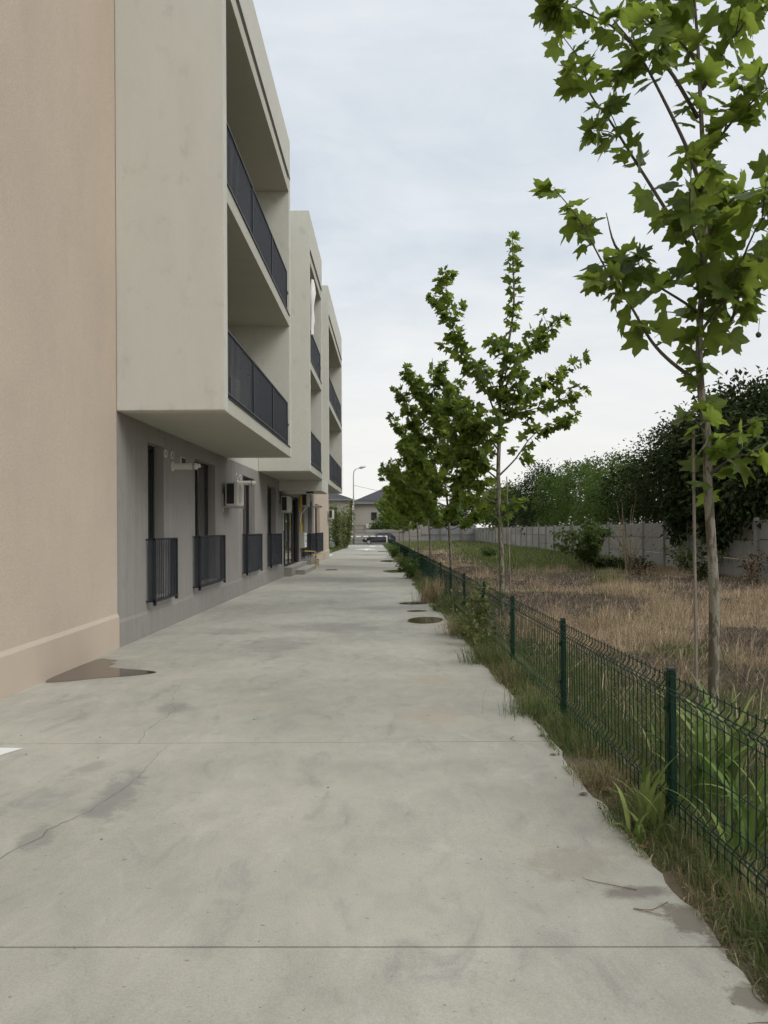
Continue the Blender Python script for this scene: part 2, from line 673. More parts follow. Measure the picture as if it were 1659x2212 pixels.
def vnoise(x, y, s):
    x = np.asarray(x) * s + 100
    y = np.asarray(y) * s + 100
    xi, yi = np.floor(x).astype(int), np.floor(y).astype(int)
    fx, fy = x - xi, y - yi
    fx, fy = fx * fx * (3 - 2 * fx), fy * fy * (3 - 2 * fy)
    g = lambda a, b: _P[a % 256, b % 256]
    return (g(xi, yi) * (1 - fx) + g(xi + 1, yi) * fx) * (1 - fy) + (g(xi, yi + 1) * (1 - fx) + g(xi + 1, yi + 1) * fx) * fy


def field_h(x, y):
    """height of the rough field"""
    d = np.clip((x - fence_x(y)) / 0.6, 0, 1)
    return gz(y) - 0.03 + d * (0.10 * (vnoise(x, y, 0.5) - 0.5) + 0.05 * (vnoise(x, y, 1.7) - 0.5))


# ------------------------------------------------------------------ ground
xs = np.concatenate([[-1500, -400, -100, -40, -20, -8], np.arange(-5, 1.0, 1.0), np.arange(1.0, 14.01, 0.3), [16, 20, 30, 60, 150, 500, 1500]])
ys = np.concatenate([[-60, -20, -5], np.arange(0, 30, 0.3), np.arange(30, 120, 1.5), [125, 140, 180, 260, 500, 1000, 2500]])
gx, gy = np.meshgrid(xs, ys, indexing='ij')
gzv = np.where(gx > edge_x(gy) + 0.02, field_h(gx, gy), gz(gy) - 0.13)
gzv = np.where((gx > 13) | (gy > 112), gz(gy) - 0.05, gzv)
gzv = np.where((gx < edge_x(gy) + 0.02) & (gy > 108), gz(gy) - 0.13, gzv)
nx, ny = gx.shape
idx = np.arange(nx * ny).reshape(nx, ny)
quads = np.stack([idx[:-1, :-1], idx[1:, :-1], idx[1:, 1:], idx[:-1, 1:]], -1).reshape(-1, 4)
g = np_mesh('ground', np.stack([gx, gy, gzv], -1).reshape(-1, 3), quads, 'soil', smooth=True)
g['kind'] = 'structure'

# driveway: poured slabs with open joints between them
drive = bpy.data.objects.new('driveway', None)
COL.objects.link(drive)
drive['kind'] = 'structure'
JOINTS = [-4.0, 3.14, 6.19, 12.84, 19.3, 25.7, 32.1, 38.5, 45.0, 51.5, 58.0, 64.5, 71.0, 77.5, 84.0, 90.5, 96.0]
WX = -3.89


def ragged_edge(y):
    return float(edge_x(y)) + 0.05 * (float(vnoise(2, y, 3.0)) - 0.5) + 0.03 * (rng.random() - 0.5)


for k in range(len(JOINTS) - 1):
    gap = 0.013 if k == 1 else 0.010
    y0, y1 = JOINTS[k] + gap / 2, JOINTS[k + 1] - (0.013 if k == 0 else 0.010) / 2
    xl = WX - 0.08 if y1 < 50 else -12.0
    t0, t1 = (0.019, -0.019) if k == 0 else (0, 0)     # the first joint runs slightly askew
    m = MB()
    n = max(3, int((y1 - y0) / 0.09)) if y0 < 12 else 12
    right = [(ragged_edge(y0 + (y1 - y0) * i / n), y0 + (y1 - y0) * i / n) for i in range(n + 1)]
    sk0 = lambda x: (-0.0085 * x if k == 1 else 0.0)
    sk1 = lambda x: (-0.0085 * x if k == 0 else 0.0)
    outl = [(xl, y0 + sk0(xl))] + [(x, y + (sk0(x) if i == 0 else sk1(x) if i == n else 0)) for i, (x, y) in enumerate(right)] + [(xl, y1 + sk1(xl))]
    b = len(m.v)
    m.v += [(x, y, float(gz(y))) for x, y in outl] + [(x, y, float(gz(y)) - 0.12) for x, y in outl]
    q = len(outl)
    m.f.append(tuple(range(q)))
    for i in range(q):
        m.f.append((b + i, b + q + i, b + q + (i + 1) % q, b + (i + 1) % q))
    s = m.build('slab', 'concrete', drive)
m = MB()
m.quad((-13, -5, 0.0235 - 0.10), (1.75, -5, 0.0235 - 0.10), (-0.42, 97, -0.456 - 0.10), (-13, 97, -0.456 - 0.10))
m.build('joint_bed', 'joint_filler', drive)


def flat_strip(name, pts, widths, mat, parent, dz):
    m = MB()
    L, Rr = [], []
    for i, (x, y) in enumerate(pts):
        a, b = pts[max(i - 1, 0)], pts[min(i + 1, len(pts) - 1)]
        d = Vector((b[0] - a[0], b[1] - a[1])).normalized()
        nrm = Vector((-d.y, d.x)) * widths[i] / 2
        L.append((x + nrm.x, y + nrm.y, float(gz(y)) + dz))
        Rr.append((x - nrm.x, y - nrm.y, float(gz(y)) + dz))
    for i in range(len(pts) - 1):
        m.quad(L[i], Rr[i], Rr[i + 1], L[i + 1])
    return m.build(name, mat, parent)


def jag(pts, step, amp):
    out = []
    for a, b in zip(pts[:-1], pts[1:]):
        d = math.dist(a, b)
        n = max(1, int(d / step))
        for i in range(n):
            f = i / n
            out.append((a[0] + (b[0] - a[0]) * f + rng.gauss(0, amp), a[1] + (b[1] - a[1]) * f + rng.gauss(0, amp)))
    out.append(pts[-1])
    return out


ck = jag([(-2.06, 3.75), (-1.98, 4.01), (-1.96, 4.12), (-1.90, 4.29), (-1.89, 4.44), (-1.79, 4.66), (-1.76, 4.88), (-1.71, 5.17), (-1.71, 5.55), (-1.73, 5.9), (-1.71, 6.17)], 0.05, 0.007)
flat_strip('crack', ck, [max(0.002, 0.0032 * (1 - i / len(ck) * 0.6) * rng.uniform(0.5, 1.4)) for i in range(len(ck))], 'joint_filler', drive, 0.0025)
ck = jag([(-1.96, 6.21), (-2.03, 6.52), (-2.01, 7.0), (-2.0, 7.35), (-2.08, 7.56), (-2.2, 7.99), (-2.31, 8.9)], 0.07, 0.012)
flat_strip('crack', ck, [max(0.002, 0.003 * (1 - i / len(ck)) * rng.uniform(0.6, 1.4)) for i in range(len(ck))], 'joint_filler', drive, 0.0025)


def blob(name, outline, mat, dz, label=None):
    m = MB()
    # smooth closed outline
    pts = []
    n = len(outline)
    for i in range(n):
        p0, p1, p2, p3 = (Vector(outline[(i + k) % n]) for k in (-1, 0, 1, 2))
        for f in (0, 0.25, 0.5, 0.75):
            pts.append(tuple(0.5 * ((2 * p1) + (-p0 + p2) * f + (2 * p0 - 5 * p1 + 4 * p2 - p3) * f * f + (-p0 + 3 * p1 - 3 * p2 + p3) * f ** 3)))
    m.poly([(x, y, float(gz(y)) + dz) for x, y in pts])
    o = m.build(name, mat)
    o['kind'] = 'structure'
    return o


blob('puddle', [(-3.80, 8.72), (-3.3, 8.95), (-2.95, 9.1), (-2.75, 9.30), (-2.95, 9.46), (-3.3, 9.60), (-3.46, 9.72), (-3.46, 9.95), (-3.54, 10.03), (-3.52, 10.2), (-3.66, 10.28), (-3.80, 10.3), (-3.85, 9.5)], 'puddle', 0.004)
blob('puddle', [(0.30, 14.45), (0.42, 14.15), (0.62, 14.05), (0.85, 14.2), (0.97, 14.6), (0.93, 15.0), (0.68, 15.15), (0.42, 14.95)], 'puddle', 0.004)
blob('puddle', [(0.20, 17.9), (0.45, 17.7), (0.8, 17.85), (0.85, 18.1), (0.6, 18.3), (0.3, 18.2)], 'puddle', 0.004)
blob('puddle', [(0.33, 16.25), (0.5, 16.12), (0.72, 16.2), (0.74, 16.38), (0.5, 16.45)], 'puddle', 0.004)
blob('puddle', [(-0.30, 32.2), (0.1, 31.3), (0.6, 31.7), (0.72, 32.8), (0.3, 33.4), (-0.2, 33.0)], 'puddle', 0.004)
blob('puddle', [(-0.55, 43), (-0.1, 42), (0.3, 43), (0.1, 44.6), (-0.4, 44.4)], 'puddle', 0.004)
m = MB()
m.box(-0.95, 0.0, 62.5, 63.9, float(gz(63)) + 0.002, float(gz(63)) + 0.012)
o = m.build('manhole_cover', 'iron_cover')
tag(o, 'flat dark metal cover sunk in the far driveway', 'manhole cover')
m = MB()
m.box(-2.75, -2.25, 33.5, 34.1, float(gz(33.8)) + 0.002, float(gz(33.8)) + 0.008)
for i in range(6):
    m.box(-2.72, -2.28, 33.53 + i * 0.09, 33.57 + i * 0.09, float(gz(33.8)) + 0.008, float(gz(33.8)) + 0.016)
o = m.build('drain_grate', 'iron_cover')
tag(o, 'dark slotted drain grate in the paving by the entrance steps', 'drain')

# painted markings
def marking(name, poly):
    m = MB()
    m.poly([(x, y, float(gz(y)) + 0.004) for x, y in poly])
    o = m.build(name, 'white_paint')
    o['kind'] = 'structure'


marking('road_marking', [(-3.55, 5.62), (-2.90, 5.86), (-2.81, 6.06), (-3.55, 6.11)])
ya = 71.0
marking('road_marking', [(-2.3, ya), (-2.05, ya - 3), (-1.85, ya - 3), (-1.95, ya), (-1.0, ya), (-2.1, ya + 5.0), (-3.2, ya)])
marking('road_marking', [(-2.2, 84), (-1.6, 84), (-1.6, 86.5), (-2.2, 86.5)])
marking('road_marking', [(-1.1, 85), (-0.6, 85), (-0.6, 87), (-1.1, 87)])
marking('road_marking', [(-4.7, 53.5), (-4.0, 53.5), (-4.0, 56.2), (-4.7, 56.2)])

m = MB()
m.quad((-60, 96.2, -0.50), (60, 96.2, -0.50), (60, 104, -0.52), (-60, 104, -0.52))
o = m.build('road', 'asphalt')
o['kind'] = 'structure'

# ------------------------------------------------------------------ apartment building
bld = thing('apartment_building', (WX, 20, 0), 'long beige apartment block with projecting balcony boxes and tan end walls', 'building')
TOP = 10.9
OX = -2.35


def wall_run(name, mat, y0, y1, z0, z1, x0, x1, holes):
    m = MB()
    cur = y0
    for a, b, c, d in sorted(holes):
        m.box(x0, x1, cur, a, z0, z1)
        m.box(x0, x1, a, b, z0, c)
        m.box(x0, x1, a, b, d, z1)
        cur = b
    m.box(x0, x1, cur, y1, z0, z1)
    return m.build(name, mat, bld)


HOLES = [(12.74, 13.63, 0.50, 3.05), (15.81, 17.66, 0.50, 3.05), (20.98, 22.80, 0.50, 3.05), (25.18, 27.01, 0.45, 3.02),
         (28.97, 33.72, 0.16, 2.92), (34.9, 36.1, 0.42, 2.95), (37.7, 39.5, 0.42, 2.95)]
FARHOLE = [(41.2, 43.9, 0.40, 2.9)]
wall_run('tan_wall', 'tan_stucco', -4.0, 11.286, -0.4, TOP, WX - 0.22, WX, [])
wall_run('ground_floor_wall', 'grey_stucco', 11.286, 40.53, -0.4, 3.33, WX - 0.22, WX, HOLES)
wall_run('tan_wall', 'tan_stucco', 40.53, 50.35, -0.5, TOP, WX - 0.22, WX, FARHOLE)
UP = []
for (a, b) in ((11.286, 19.0), (23.45, 27.85), (30.7, 39.4)):
    for zf in (3.55, 6.66):
        UP.append((a + 0.9, b - 1.2, zf + 0.0, zf + 2.3))


def upper(z0, z1, zf):
    m = MB()
    cur = 11.286
    for a, b, c, d in sorted(h for h in UP if h[2] == zf):
        m.box(WX - 0.22, WX - 0.002, cur, a, z0, z1)
        m.box(WX - 0.22, WX - 0.002, a, b, d, z1)
        if c > z0:
            m.box(WX - 0.22, WX - 0.002, a, b, z0, c)
        cur = b
    m.box(WX - 0.22, WX - 0.002, cur, 40.53, z0, z1)
    m.build('upper_wall', 'beige_stucco', bld)


upper(3.33, 6.5, 3.55)
upper(6.5, TOP, 6.66)
m = MB()
m.box(WX - 12, WX - 0.225, -3.9, 50.25, TOP - 0.5, TOP - 0.2)
m.build('roof', 'stone_dark', bld)
m = MB()
m.box(WX - 12, WX - 0.225, 50.1, 50.345, -0.5, TOP - 0.2)
m.build('end_wall', 'tan_stucco', bld)
m = MB()
m.box(WX - 1.6, WX - 1.5, 11.4, 40.4, -0.3, TOP - 0.5)
m.build('inner_wall', 'ink', bld)
# plinth: a thicker coat along the foot of the wall with a sloped top edge
for nm, mt, a, b, h, cut in (('plinth', 'tan_stucco', -4.0, 11.283, 0.385, 0.03), ('plinth', 'grey_stucco', 11.289, 28.9, 0.29, 0.02),
                             ('plinth', 'grey_stucco', 36.0, 40.52, 0.15, 0.02), ('plinth', 'tan_stucco', 40.54, 50.40, 0.22, 0.05)):
    m = MB()
    n = max(2, int((b - a) / 0.4))
    for i in range(n):
        ya, yb = a + (b - a) * i / n, a + (b - a) * (i + 1) / n
        ha, hb = (h + 0.025 * (float(vnoise(3, q, 0.9)) - 0.5) for q in (ya, yb))
        P = [(WX + 0.001, -0.45), (WX + cut, -0.45), (WX + cut, 0), (WX + 0.001, 0.03)]
        v = []
        for y, hh in ((ya, ha), (yb, hb)):
            v.append([(WX + 0.001, y, -0.45), (WX + cut, y, -0.45), (WX + cut, y, hh), (WX + 0.001, y, hh + 0.05)])
        for e in range(3):
            m.quad(v[0][e], v[0][e + 1], v[1][e + 1], v[1][e])
        if i == 0:
            m.poly(v[0])
        if i == n - 1:
            m.poly(v[1][::-1])
    m.build(nm, mt, bld)


def window(a, b, c, d, x, mull=1, glass='glass', fw=0.07):
    """frame (with its panes) filling an opening"""
    m = MB()
    m.box(x - 0.07, x, a, a + fw, c, d)
    m.box(x - 0.07, x, b - fw, b, c, d)
    m.box(x - 0.07, x, a + fw, b - fw, c, c + fw)
    m.box(x - 0.07, x, a + fw, b - fw, d - fw, d)
    for k in range(1, mull + 1):
        yy = a + (b - a) * k / (mull + 1)
        m.box(x - 0.068, x - 0.002, yy - fw * 0.7, yy + fw * 0.7, c + fw, d - fw)
    f = m.build('window', 'window_frame', bld)
    for k in range(mull + 1):
        ya = a + (b - a) * k / (mull + 1) + fw * 0.9
        yb = a + (b - a) * (k + 1) / (mull + 1) - fw * 0.9
        q = MB()
        q.box(x - 0.05, x - 0.035, ya, yb, c + fw, d - fw)
        q.build('pane', glass, f)
    return f


for k, (a, b, c, d) in enumerate(HOLES):
    if k == 4:
        continue
    window(a + 0.001, b - 0.001, c + 0.001, d - 0.001, WX - 0.16, 0 if b - a < 1.3 else 1, 'door_glass' if k == 1 else 'glass')
    m = MB()
    m.box(WX - 0.15, WX + 0.035, a + 0.004, b - 0.004, c + 0.002, c + 0.03)
    m.build('window_sill', 'meter_grey', bld)
for a, b, c, d in FARHOLE:
    window(a + 0.001, b - 0.001, c + 0.001, d - 0.001, WX - 0.16, 1)
for a, b, c, d in UP:
    window(a + 0.001, b - 0.001, c + 0.001, d - 0.001, WX - 0.12, 2 if b - a > 4 else 1)

# entrance: dark framed glass doors behind the wall line
f = window(28.972, 33.718, 0.162, 2.918, WX - 0.10, 3, 'door_glass', 0.09)
m = MB()
m.tube([(WX - 0.05, 31.2, 0.95), (WX - 0.05, 31.2, 1.55)], 0.015, 6)
m.build('door_handle', 'galvanised', f)
m = MB()
m.box(WX - 0.10, WX + 0.012, 33.35, 33.70, 0.2, 2.90)
m.build('door_post', 'window_frame', bld)


def balcony(y0, y1, TOP, tw=0.27):
    m = MB()
    m.box(WX, OX, y0, y0 + tw, 3.33, TOP)
    m.build('balcony_wall', 'beige_stucco', bld, bevel=0.012)
    m = MB()
    m.box(WX, OX, y1 - tw, y1, 3.33, TOP)
    m.build('balcony_wall', 'beige_stucco', bld, bevel=0.012)
    a, b = y0 + tw, y1 - tw
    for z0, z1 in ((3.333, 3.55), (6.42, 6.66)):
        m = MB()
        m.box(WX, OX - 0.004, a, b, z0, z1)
        s = m.build('balcony_slab', 'shaded_soffit', bld)
        m = MB()
        m.box(OX - 0.14, OX + 0.018, a, b, z1 + 0.001, z1 + 0.016)
        m.build('drip_edge', 'anthracite', s)
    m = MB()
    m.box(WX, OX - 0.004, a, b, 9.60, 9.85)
    m.build('balcony_slab', 'shaded_soffit', bld)
    m = MB()
    m.box(OX - 0.30, OX - 0.09, a, b, 9.85, 9.98)
    m.build('parapet_groove', 'window_frame', bld)
    m = MB()
    m.box(OX - 0.25, OX - 0.003, a, b, 9.98, TOP)
    m.build('parapet', 'beige_stucco', bld)
    m = MB()
    m.box(WX + 0.0, OX - 0.26, a, b, 10.1, 10.25)
    m.build('balcony_roof', 'stone_dark', bld)
    m = MB()
    m.box(OX - 0.0, OX + 0.02, a - 0.01, b + 0.16, 9.955, 9.975)
    m.build('parapet_flashing', 'gutter', bld)


balcony(11.286, 19.0, 10.9)
balcony(23.45, 27.85, 11.05)
balcony(30.7, 39.4, 11.05)

# railings: frames with upright flat bars
BARM = MB().box(-0.006, 0.006, -0.011, 0.011, 0, 1)
_b = BARM.build('bar', 'bar_paint')
BAR = _b.data
bpy.data.objects.remove(_b)


def railing(name, x, y0, y1, z0, z1, posts, pitch, single, side_bars=0):
    m = MB()
    m.box(x - 0.022, x + 0.022, y0, y1, z1 - 0.03, z1)
    m.box(x - 0.020, x + 0.020, y0, y1, z0, z0 + 0.035)
    for q in posts:
        m.box(x - 0.024, x + 0.024, q - 0.022, q + 0.022, z0 - 0.05, z1 - 0.002)
    fr = m.build(name, 'anthracite', bld)
    n = int((y1 - y0) / pitch)
    if single:
        for i in range(1, n):
            inst('bar', BAR, (x, y0 + (y1 - y0) * i / n, z0 + 0.034), fr, scale=(1, 1, z1 - z0 - 0.063))
    else:
        b = MB()
        for i in range(1, n):
            yy = y0 + (y1 - y0) * i / n
            b.box(x - 0.006, x + 0.006, yy - 0.011, yy + 0.011, z0 + 0.034, z1 - 0.029)
        b.build('bars', 'bar_paint', fr, kind='stuff')
    return fr


RX = OX - 0.035
for (a, b, single) in ((11.56, 18.42, True), (23.72, 27.28, False), (30.97, 38.7, False)):
    for zb, zt in ((3.62, 4.575), (6.73, 7.63)):
        n = max(1, round((b - a) / 2.4))
        railing('balcony_railing', RX, a, b, zb, zt, [a + (b - a) * i / n for i in range(n + 1)], 0.094, single)
        m = MB()
        m.box(RX - 0.02, RX + 0.02, b, b + 0.3, zb + 0.45, zb + 0.48)
        m.build('railing_bracket', 'anthracite', bld)

GX = WX + 0.135
for k, (a, b, zb, zt, single) in enumerate(((12.61, 13.94, 0.47, 1.49, True), (15.6, 17.99, 0.47, 1.50, True), (20.81, 23.2, 0.45, 1.49, True),
                                            (25.03, 27.41, 0.43, 1.47, True), (34.6, 36.4, 0.38, 1.38, False), (37.45, 39.76, 0.38, 1.38, False), (40.77, 44.42, 0.36, 1.38, False))):
    fr = railing('window_grille', GX, a, b, zb, zt, [a + 0.022, b - 0.022], 0.098, single)
    for z in (zb + 0.015, zt - 0.02):
        for y in (a + 0.02, b - 0.02):
            m = MB()
            m.box(WX + 0.001, GX - 0.022, y - 0.018, y + 0.018, z - 0.013, z + 0.013)
            m.build('bracket', 'anthracite', fr)
    for y in (a + 0.022, b - 0.035):
        m = MB()
        m.box(WX + 0.03, GX - 0.03, y, y + 0.013, zb + 0.03, zt - 0.03)
        m.build('side_plate', 'bar_paint', fr)

# entrance canopy, steps
m = MB()
m.box(WX + 0.002, OX - 0.03, 27.852, 30.698, 2.95, 3.345)
cp = m.build('entrance_canopy', 'beige_stucco', bld)
m = MB()
m.box(-3.0, -2.75, 28.4, 28.7, 2.89, 2.949)
m.build('lamp', 'ink', cp)
steps = thing('entrance_steps', (-3.6, 31, 0), 'two pale stone entrance steps with tiled landing below the glass door', 'steps')
g0 = float(gz(31))
m = MB()
m.box(WX + 0.003, -3.25, 30.2, 34.4, g0 - 0.1, g0 + 0.165)
m.build('lower_step', 'stone_dark', steps)
m = MB()
m.box(WX + 0.003, -3.235, 30.185, 34.415, g0 + 0.166, g0 + 0.19)
m.build('lower_tread', 'stone_tile', steps)
m = MB()
m.box(WX + 0.003, -3.60, 29.0, 34.2, g0 - 0.1, g0 + 0.33)
m.build('upper_step', 'stone_dark', steps)
m = MB()
m.box(WX + 0.003, -3.585, 28.985, 34.215, g0 + 0.331, g0 + 0.355)
m.build('upper_tread', 'stone_tile', steps)
m = MB()
m.prism([(34.45, g0 - 0.1), (38.2, g0 - 0.1), (38.2, g0 + 0.30), (34.45, g0 + 0.42)], 'x', WX + 0.003, -3.42)
m.build('side_kerb', 'stone_dark', steps)
for yy in (11.1,):
    pass

# small wall fittings
def vent_ring(y, z):
    m = MB()
    m.ring((WX, y, z), 'x', 0.050, 0.072, 0.022, 24)
    r = m.build('vent_ring', 'white_plastic', bld, smooth=False)
    m = MB()
    m.ring((WX, y, z), 'x', 0.001, 0.0505, 0.006, 18)
    m.build('vent_opening', 'ink', r)


for y, z in ((13.73, 2.95), (14.14, 2.955), (20.12, 2.97), (20.58, 2.97)):
    vent_ring(y, z)
m = MB()
m.box(WX, WX + 0.03, 14.70, 14.98, 2.81, 2.98)
vb = m.build('vent_box', 'white_plastic', bld)
m = MB()
m.box(WX + 0.0301, WX + 0.034, 14.715, 14.965, 2.825, 2.965)
m.build('vent_opening', 'ink', vb)


def flue(y, z, xt, label):
    f = thing('flue_pipe', (WX, y, z), label, 'flue pipe', 'white boiler flues on the ground floor wall')
    m = MB()
    m.ring((WX + 0.001, y, z), 'x', 0.055, 0.088, 0.02, 24)
    m.build('flange', 'white_plastic', f)
    L = xt - WX
    m = MB()
    m.tube([(WX + 0.01, y, z), (WX + L * 0.66, y, z)], 0.056, 20)
    m.tube([(WX + L * 0.62, y, z), (WX + L * 0.70, y, z)], 0.060, 20)
    m.build('pipe', 'white_plastic', f, smooth=False)
    m = MB()
    m.tube([(WX + L * 0.71, y, z), (WX + L * 0.87, y, z)], 0.058, 20)
    e = m.build('terminal', 'white_plastic', f)
    m = MB()
    for j in range(10):
        a = 2 * math.pi * j / 10
        m.box(WX + L * 0.745, WX + L * 0.815, y + 0.0555 * math.cos(a) - 0.008, y + 0.0555 * math.cos(a) + 0.008, z + 0.0555 * math.sin(a) - 0.008, z + 0.0555 * math.sin(a) + 0.008)
    m.build('slots', 'ink', e, kind='stuff')
    m = MB()
    m.ring((WX + L * 0.87, y, z), 'x', 0.033, 0.059, 0.012, 20)
    m.tube([(WX + L * 0.86, y, z), (xt, y, z + 0.012)], 0.036, 16)
    m.build('outlet', 'white_plastic', f)


flue(14.17, 2.76, -3.39, 'white flue pipe between the two windows nearest the tan wall')
flue(20.25, 2.80, -3.42, 'white flue pipe just behind the first air conditioner')
flue(40.28, 2.73, -3.42, 'far white flue pipe beside the tan end wall')


def ac_unit(y, ztop, xf, label, parent_wall=WX, w=0.82, h=0.55, brackets=True):
    z0 = ztop - h
    f = thing('air_conditioner', (xf - 0.14, y + w / 2, z0), label, 'air conditioner', 'outdoor air conditioner units')
    xb = xf - 0.28
    m = MB()
    m.box(xb, xf, y, y + w, z0, ztop)
    cs = m.build('casing', 'ac_case', f, bevel=0.018)
    m = MB()
    m.box(xb + 0.03, xf - 0.075, y - 0.006, y + 0.002, z0 + 0.045, ztop - 0.035)
    m.build('coil_grille', 'ac_coil', cs)
    cy, cz = y + w * 0.40, z0 + h * 0.5
    m = MB()
    for r in (0.06, 0.10, 0.14, 0.18, 0.215):
        m.ring((xf + 0.0, cy, cz), 'x', r, r + 0.010, 0.012, 28)
    for j in range(8):
        a = math.pi * j / 8
        m.tube([(xf + 0.008, cy + 0.22 * math.cos(a), cz + 0.22 * math.sin(a)), (xf + 0.008, cy - 0.22 * math.cos(a), cz - 0.22 * math.sin(a))], 0.004, 4)
    m.build('fan_grille', 'white_plastic', f)
    m = MB()
    m.ring((xf + 0.0005, cy, cz), 'x', 0.002, 0.222, 0.002, 28)
    m.build('fan_opening', 'stone_dark', f)
    m = MB()
    m.box(xf, xf + 0.004, y + w - 0.17, y + w - 0.03, z0 + 0.05, ztop - 0.05)
    m.build('service_panel', 'ac_case', f)
    if brackets:
        for yy in (y + 0.03, y + w - 0.2):
            m = MB()
            m.box(parent_wall + 0.001, parent_wall + 0.03, yy - 0.02, yy + 0.02, z0 - 0.17, z0 + 0.28)
            m.box(parent_wall + 0.03, xf + 0.04, yy - 0.02, yy + 0.02, z0 - 0.045, z0 - 0.01)
            m.build('bracket', 'galvanised', f)
        m = MB()
        m.tube([(xb + 0.1, y + w, z0 + 0.1), (xb + 0.05, y + w + 0.12, z0 + 0.02), (parent_wall + 0.02, y + w + 0.1, z0 + 0.2)], 0.014, 6)
        m.build('hose', 'ink', f)


ac_unit(18.35, 2.72, -3.53, 'air conditioner on the grey wall below the first balcony box')
ac_unit(27.95, 2.77, -3.56, 'air conditioner on the wall just before the glass entrance door')
ac_unit(34.55, 3.14, -3.56, 'air conditioner high on the wall above the yellow gas pipe')
ac_unit(49.3, 2.76, -3.52, 'small far air conditioner at the corner of the tan end wall')
ac_unit(17.6, 5.05, -3.45, 'air conditioner half hidden behind the first floor balcony railing', brackets=False, h=0.62)
m = MB()
m.box(-3.75, -3.42, 17.65, 18.35, 3.55, 4.428)
o = m.build('ac_stand', 'ac_case')
tag(o, 'pale stand under the air conditioner on the first floor balcony', 'stand')

# condensate pipe and cables round the entrance
m = MB()
m.tube([(-3.62, 34.62, 2.6), (-3.80, 33.9, 2.2), (-3.84, 33.8, 1.9)], 0.022, 6)
o = m.build('drain_hose', 'white_plastic')
tag(o, 'thin white drain hose slanting from the air conditioner above the gas pipe', 'hose')
m = MB()
m.tube([(WX + 0.02, 28.75, 2.22), (WX + 0.02, 28.75, 1.55)], 0.026, 6)
o = m.build('cable_duct', 'white_plastic')
tag(o, 'short white cable duct on the wall beside the glass door', 'cable duct')
m = MB()
for k in range(5):
    pts = []
    for i in range(9):
        f_ = i / 8
        pts.append((WX + 0.05 + 0.04 * math.sin(k + f_ * 5), 33.95 + 0.25 * f_ * (k - 1) * 0.4 + 0.1 * math.sin(3 * f_ + k), 2.35 - 1.05 * f_ + 0.12 * math.sin(f_ * 4 + k * 2)))
    m.tube(pts, 0.008, 4)
o = m.build('cable_bundle', 'white_plastic')
tag(o, 'loose tangle of pale cables hanging by the yellow gas pipe', 'cables')

# gas riser and meter box
gp = thing('gas_pipe', (-3.28, 35.2, float(gz(35))), 'yellow gas pipe rising from the paving and up the entrance wall', 'gas pipe')
gr = float(gz(35))
m = MB()
m.tube([(-3.28, 35.0, gr), (-3.28, 35.0, gr + 0.26)], 0.036, 10)
m.tube([(-3.28, 35.0, gr + 0.28), (-3.28, 35.0, gr + 0.48)], 0.030, 10)
m.build('riser', 'yellow_pipe', gp)
m = MB()
m.tube([(-3.28, 35.0, gr + 0.25), (-3.28, 35.0, gr + 0.30)], 0.048, 10)
m.tube([(-3.28, 35.0, gr + 0.48), (-3.28, 35.0, gr + 0.56)], 0.042, 8)
m.tube([(-3.28, 35.0, gr + 0.40), (-3.14, 35.0, gr + 0.42)], 0.012, 6)
m.build('valve', 'brass', gp)
m = MB()
m.tube([(-3.28, 35.0, gr + 0.55), (-3.28, 35.0, gr + 0.70), (-3.31, 35.0, gr + 0.75), (-3.40, 35.0, gr + 0.77), (-3.80, 34.7, gr + 0.79), (-3.84, 34.5, gr + 0.82), (-3.84, 34.4, gr + 0.92), (-3.84, 34.4, gr + 1.1)], 0.026, 8)
m.build('elbow_run', 'yellow_pipe', gp)
m = MB()
m.tube([(-3.82, 33.95, 1.4), (-3.82, 33.95, 3.0)], 0.045, 8)
m.tube([(-3.80, 34.25, 1.38), (-3.80, 34.25, 1.75), (-3.80, 34.0, 1.85)], 0.022, 8)
m.build('wall_pipe', 'yellow_pipe', gp)
mb = thing('gas_meter_box', (-3.75, 34.3, 0.75), 'grey gas meter box with a white paper notice by the entrance', 'meter box')
m = MB()
m.box(WX + 0.004, -3.66, 33.9, 34.9, 0.78, 1.44)
m.build('box', 'meter_grey', mb, bevel=0.01)
m = MB()
m.box(-3.659, -3.655, 34.0, 34.8, 0.82, 1.42)
nt_ = m.build('notice', 'paper', mb)
m = MB()
for i, (a, b, c, d) in enumerate(((34.1, 34.7, 1.30, 1.33), (34.15, 34.6, 1.24, 1.26), (34.15, 34.65, 1.19, 1.21), (34.3, 34.6, 1.02, 1.15), (34.4, 34.55, 0.90, 0.94))):
    m.box(-3.6545, -3.653, a, b, c, d)
m.build('print', 'ink', nt_)
m = MB()
m.tube([(WX + 0.03, 33.85, -0.1), (WX + 0.03, 33.85, 2.4)], 0.03, 6)
o = m.build('downpipe', 'galvanised')
tag(o, 'slim grey downpipe next to the dark entrance door frame', 'pipe')

# rolled cloth hanging in the second balcony box
cl_ = MB()
n, rows = 10, 9
for r in range(rows):
    f_ = r / (rows - 1)
    rad = 0.10 + 0.13 * math.sin(f_ * math.pi) * (0.6 + 0.4 * math.sin(f_ * 9)) if f_ < 0.8 else 0.10
    for j in range(n):
        a = 2 * math.pi * j / n
        q = rad * (1 + 0.25 * math.sin(3 * a + r))
        cl_.v.append((-2.36 + q * 0.55 * math.cos(a), 24.2 + q * 0.7 * math.sin(a) + 0.25 * (1 - f_), 9.3 - 1.75 * f_))
for r in range(rows - 1):
    for j in range(n):
        cl_.f.append((r * n + j, r * n + (j + 1) % n, (r + 1) * n + (j + 1) % n, (r + 1) * n + j))
o = cl_.build('gathered_curtain', 'cloth_white', smooth=True)
tag(o, 'gathered white cloth tied up at the upper middle balcony', 'curtain')

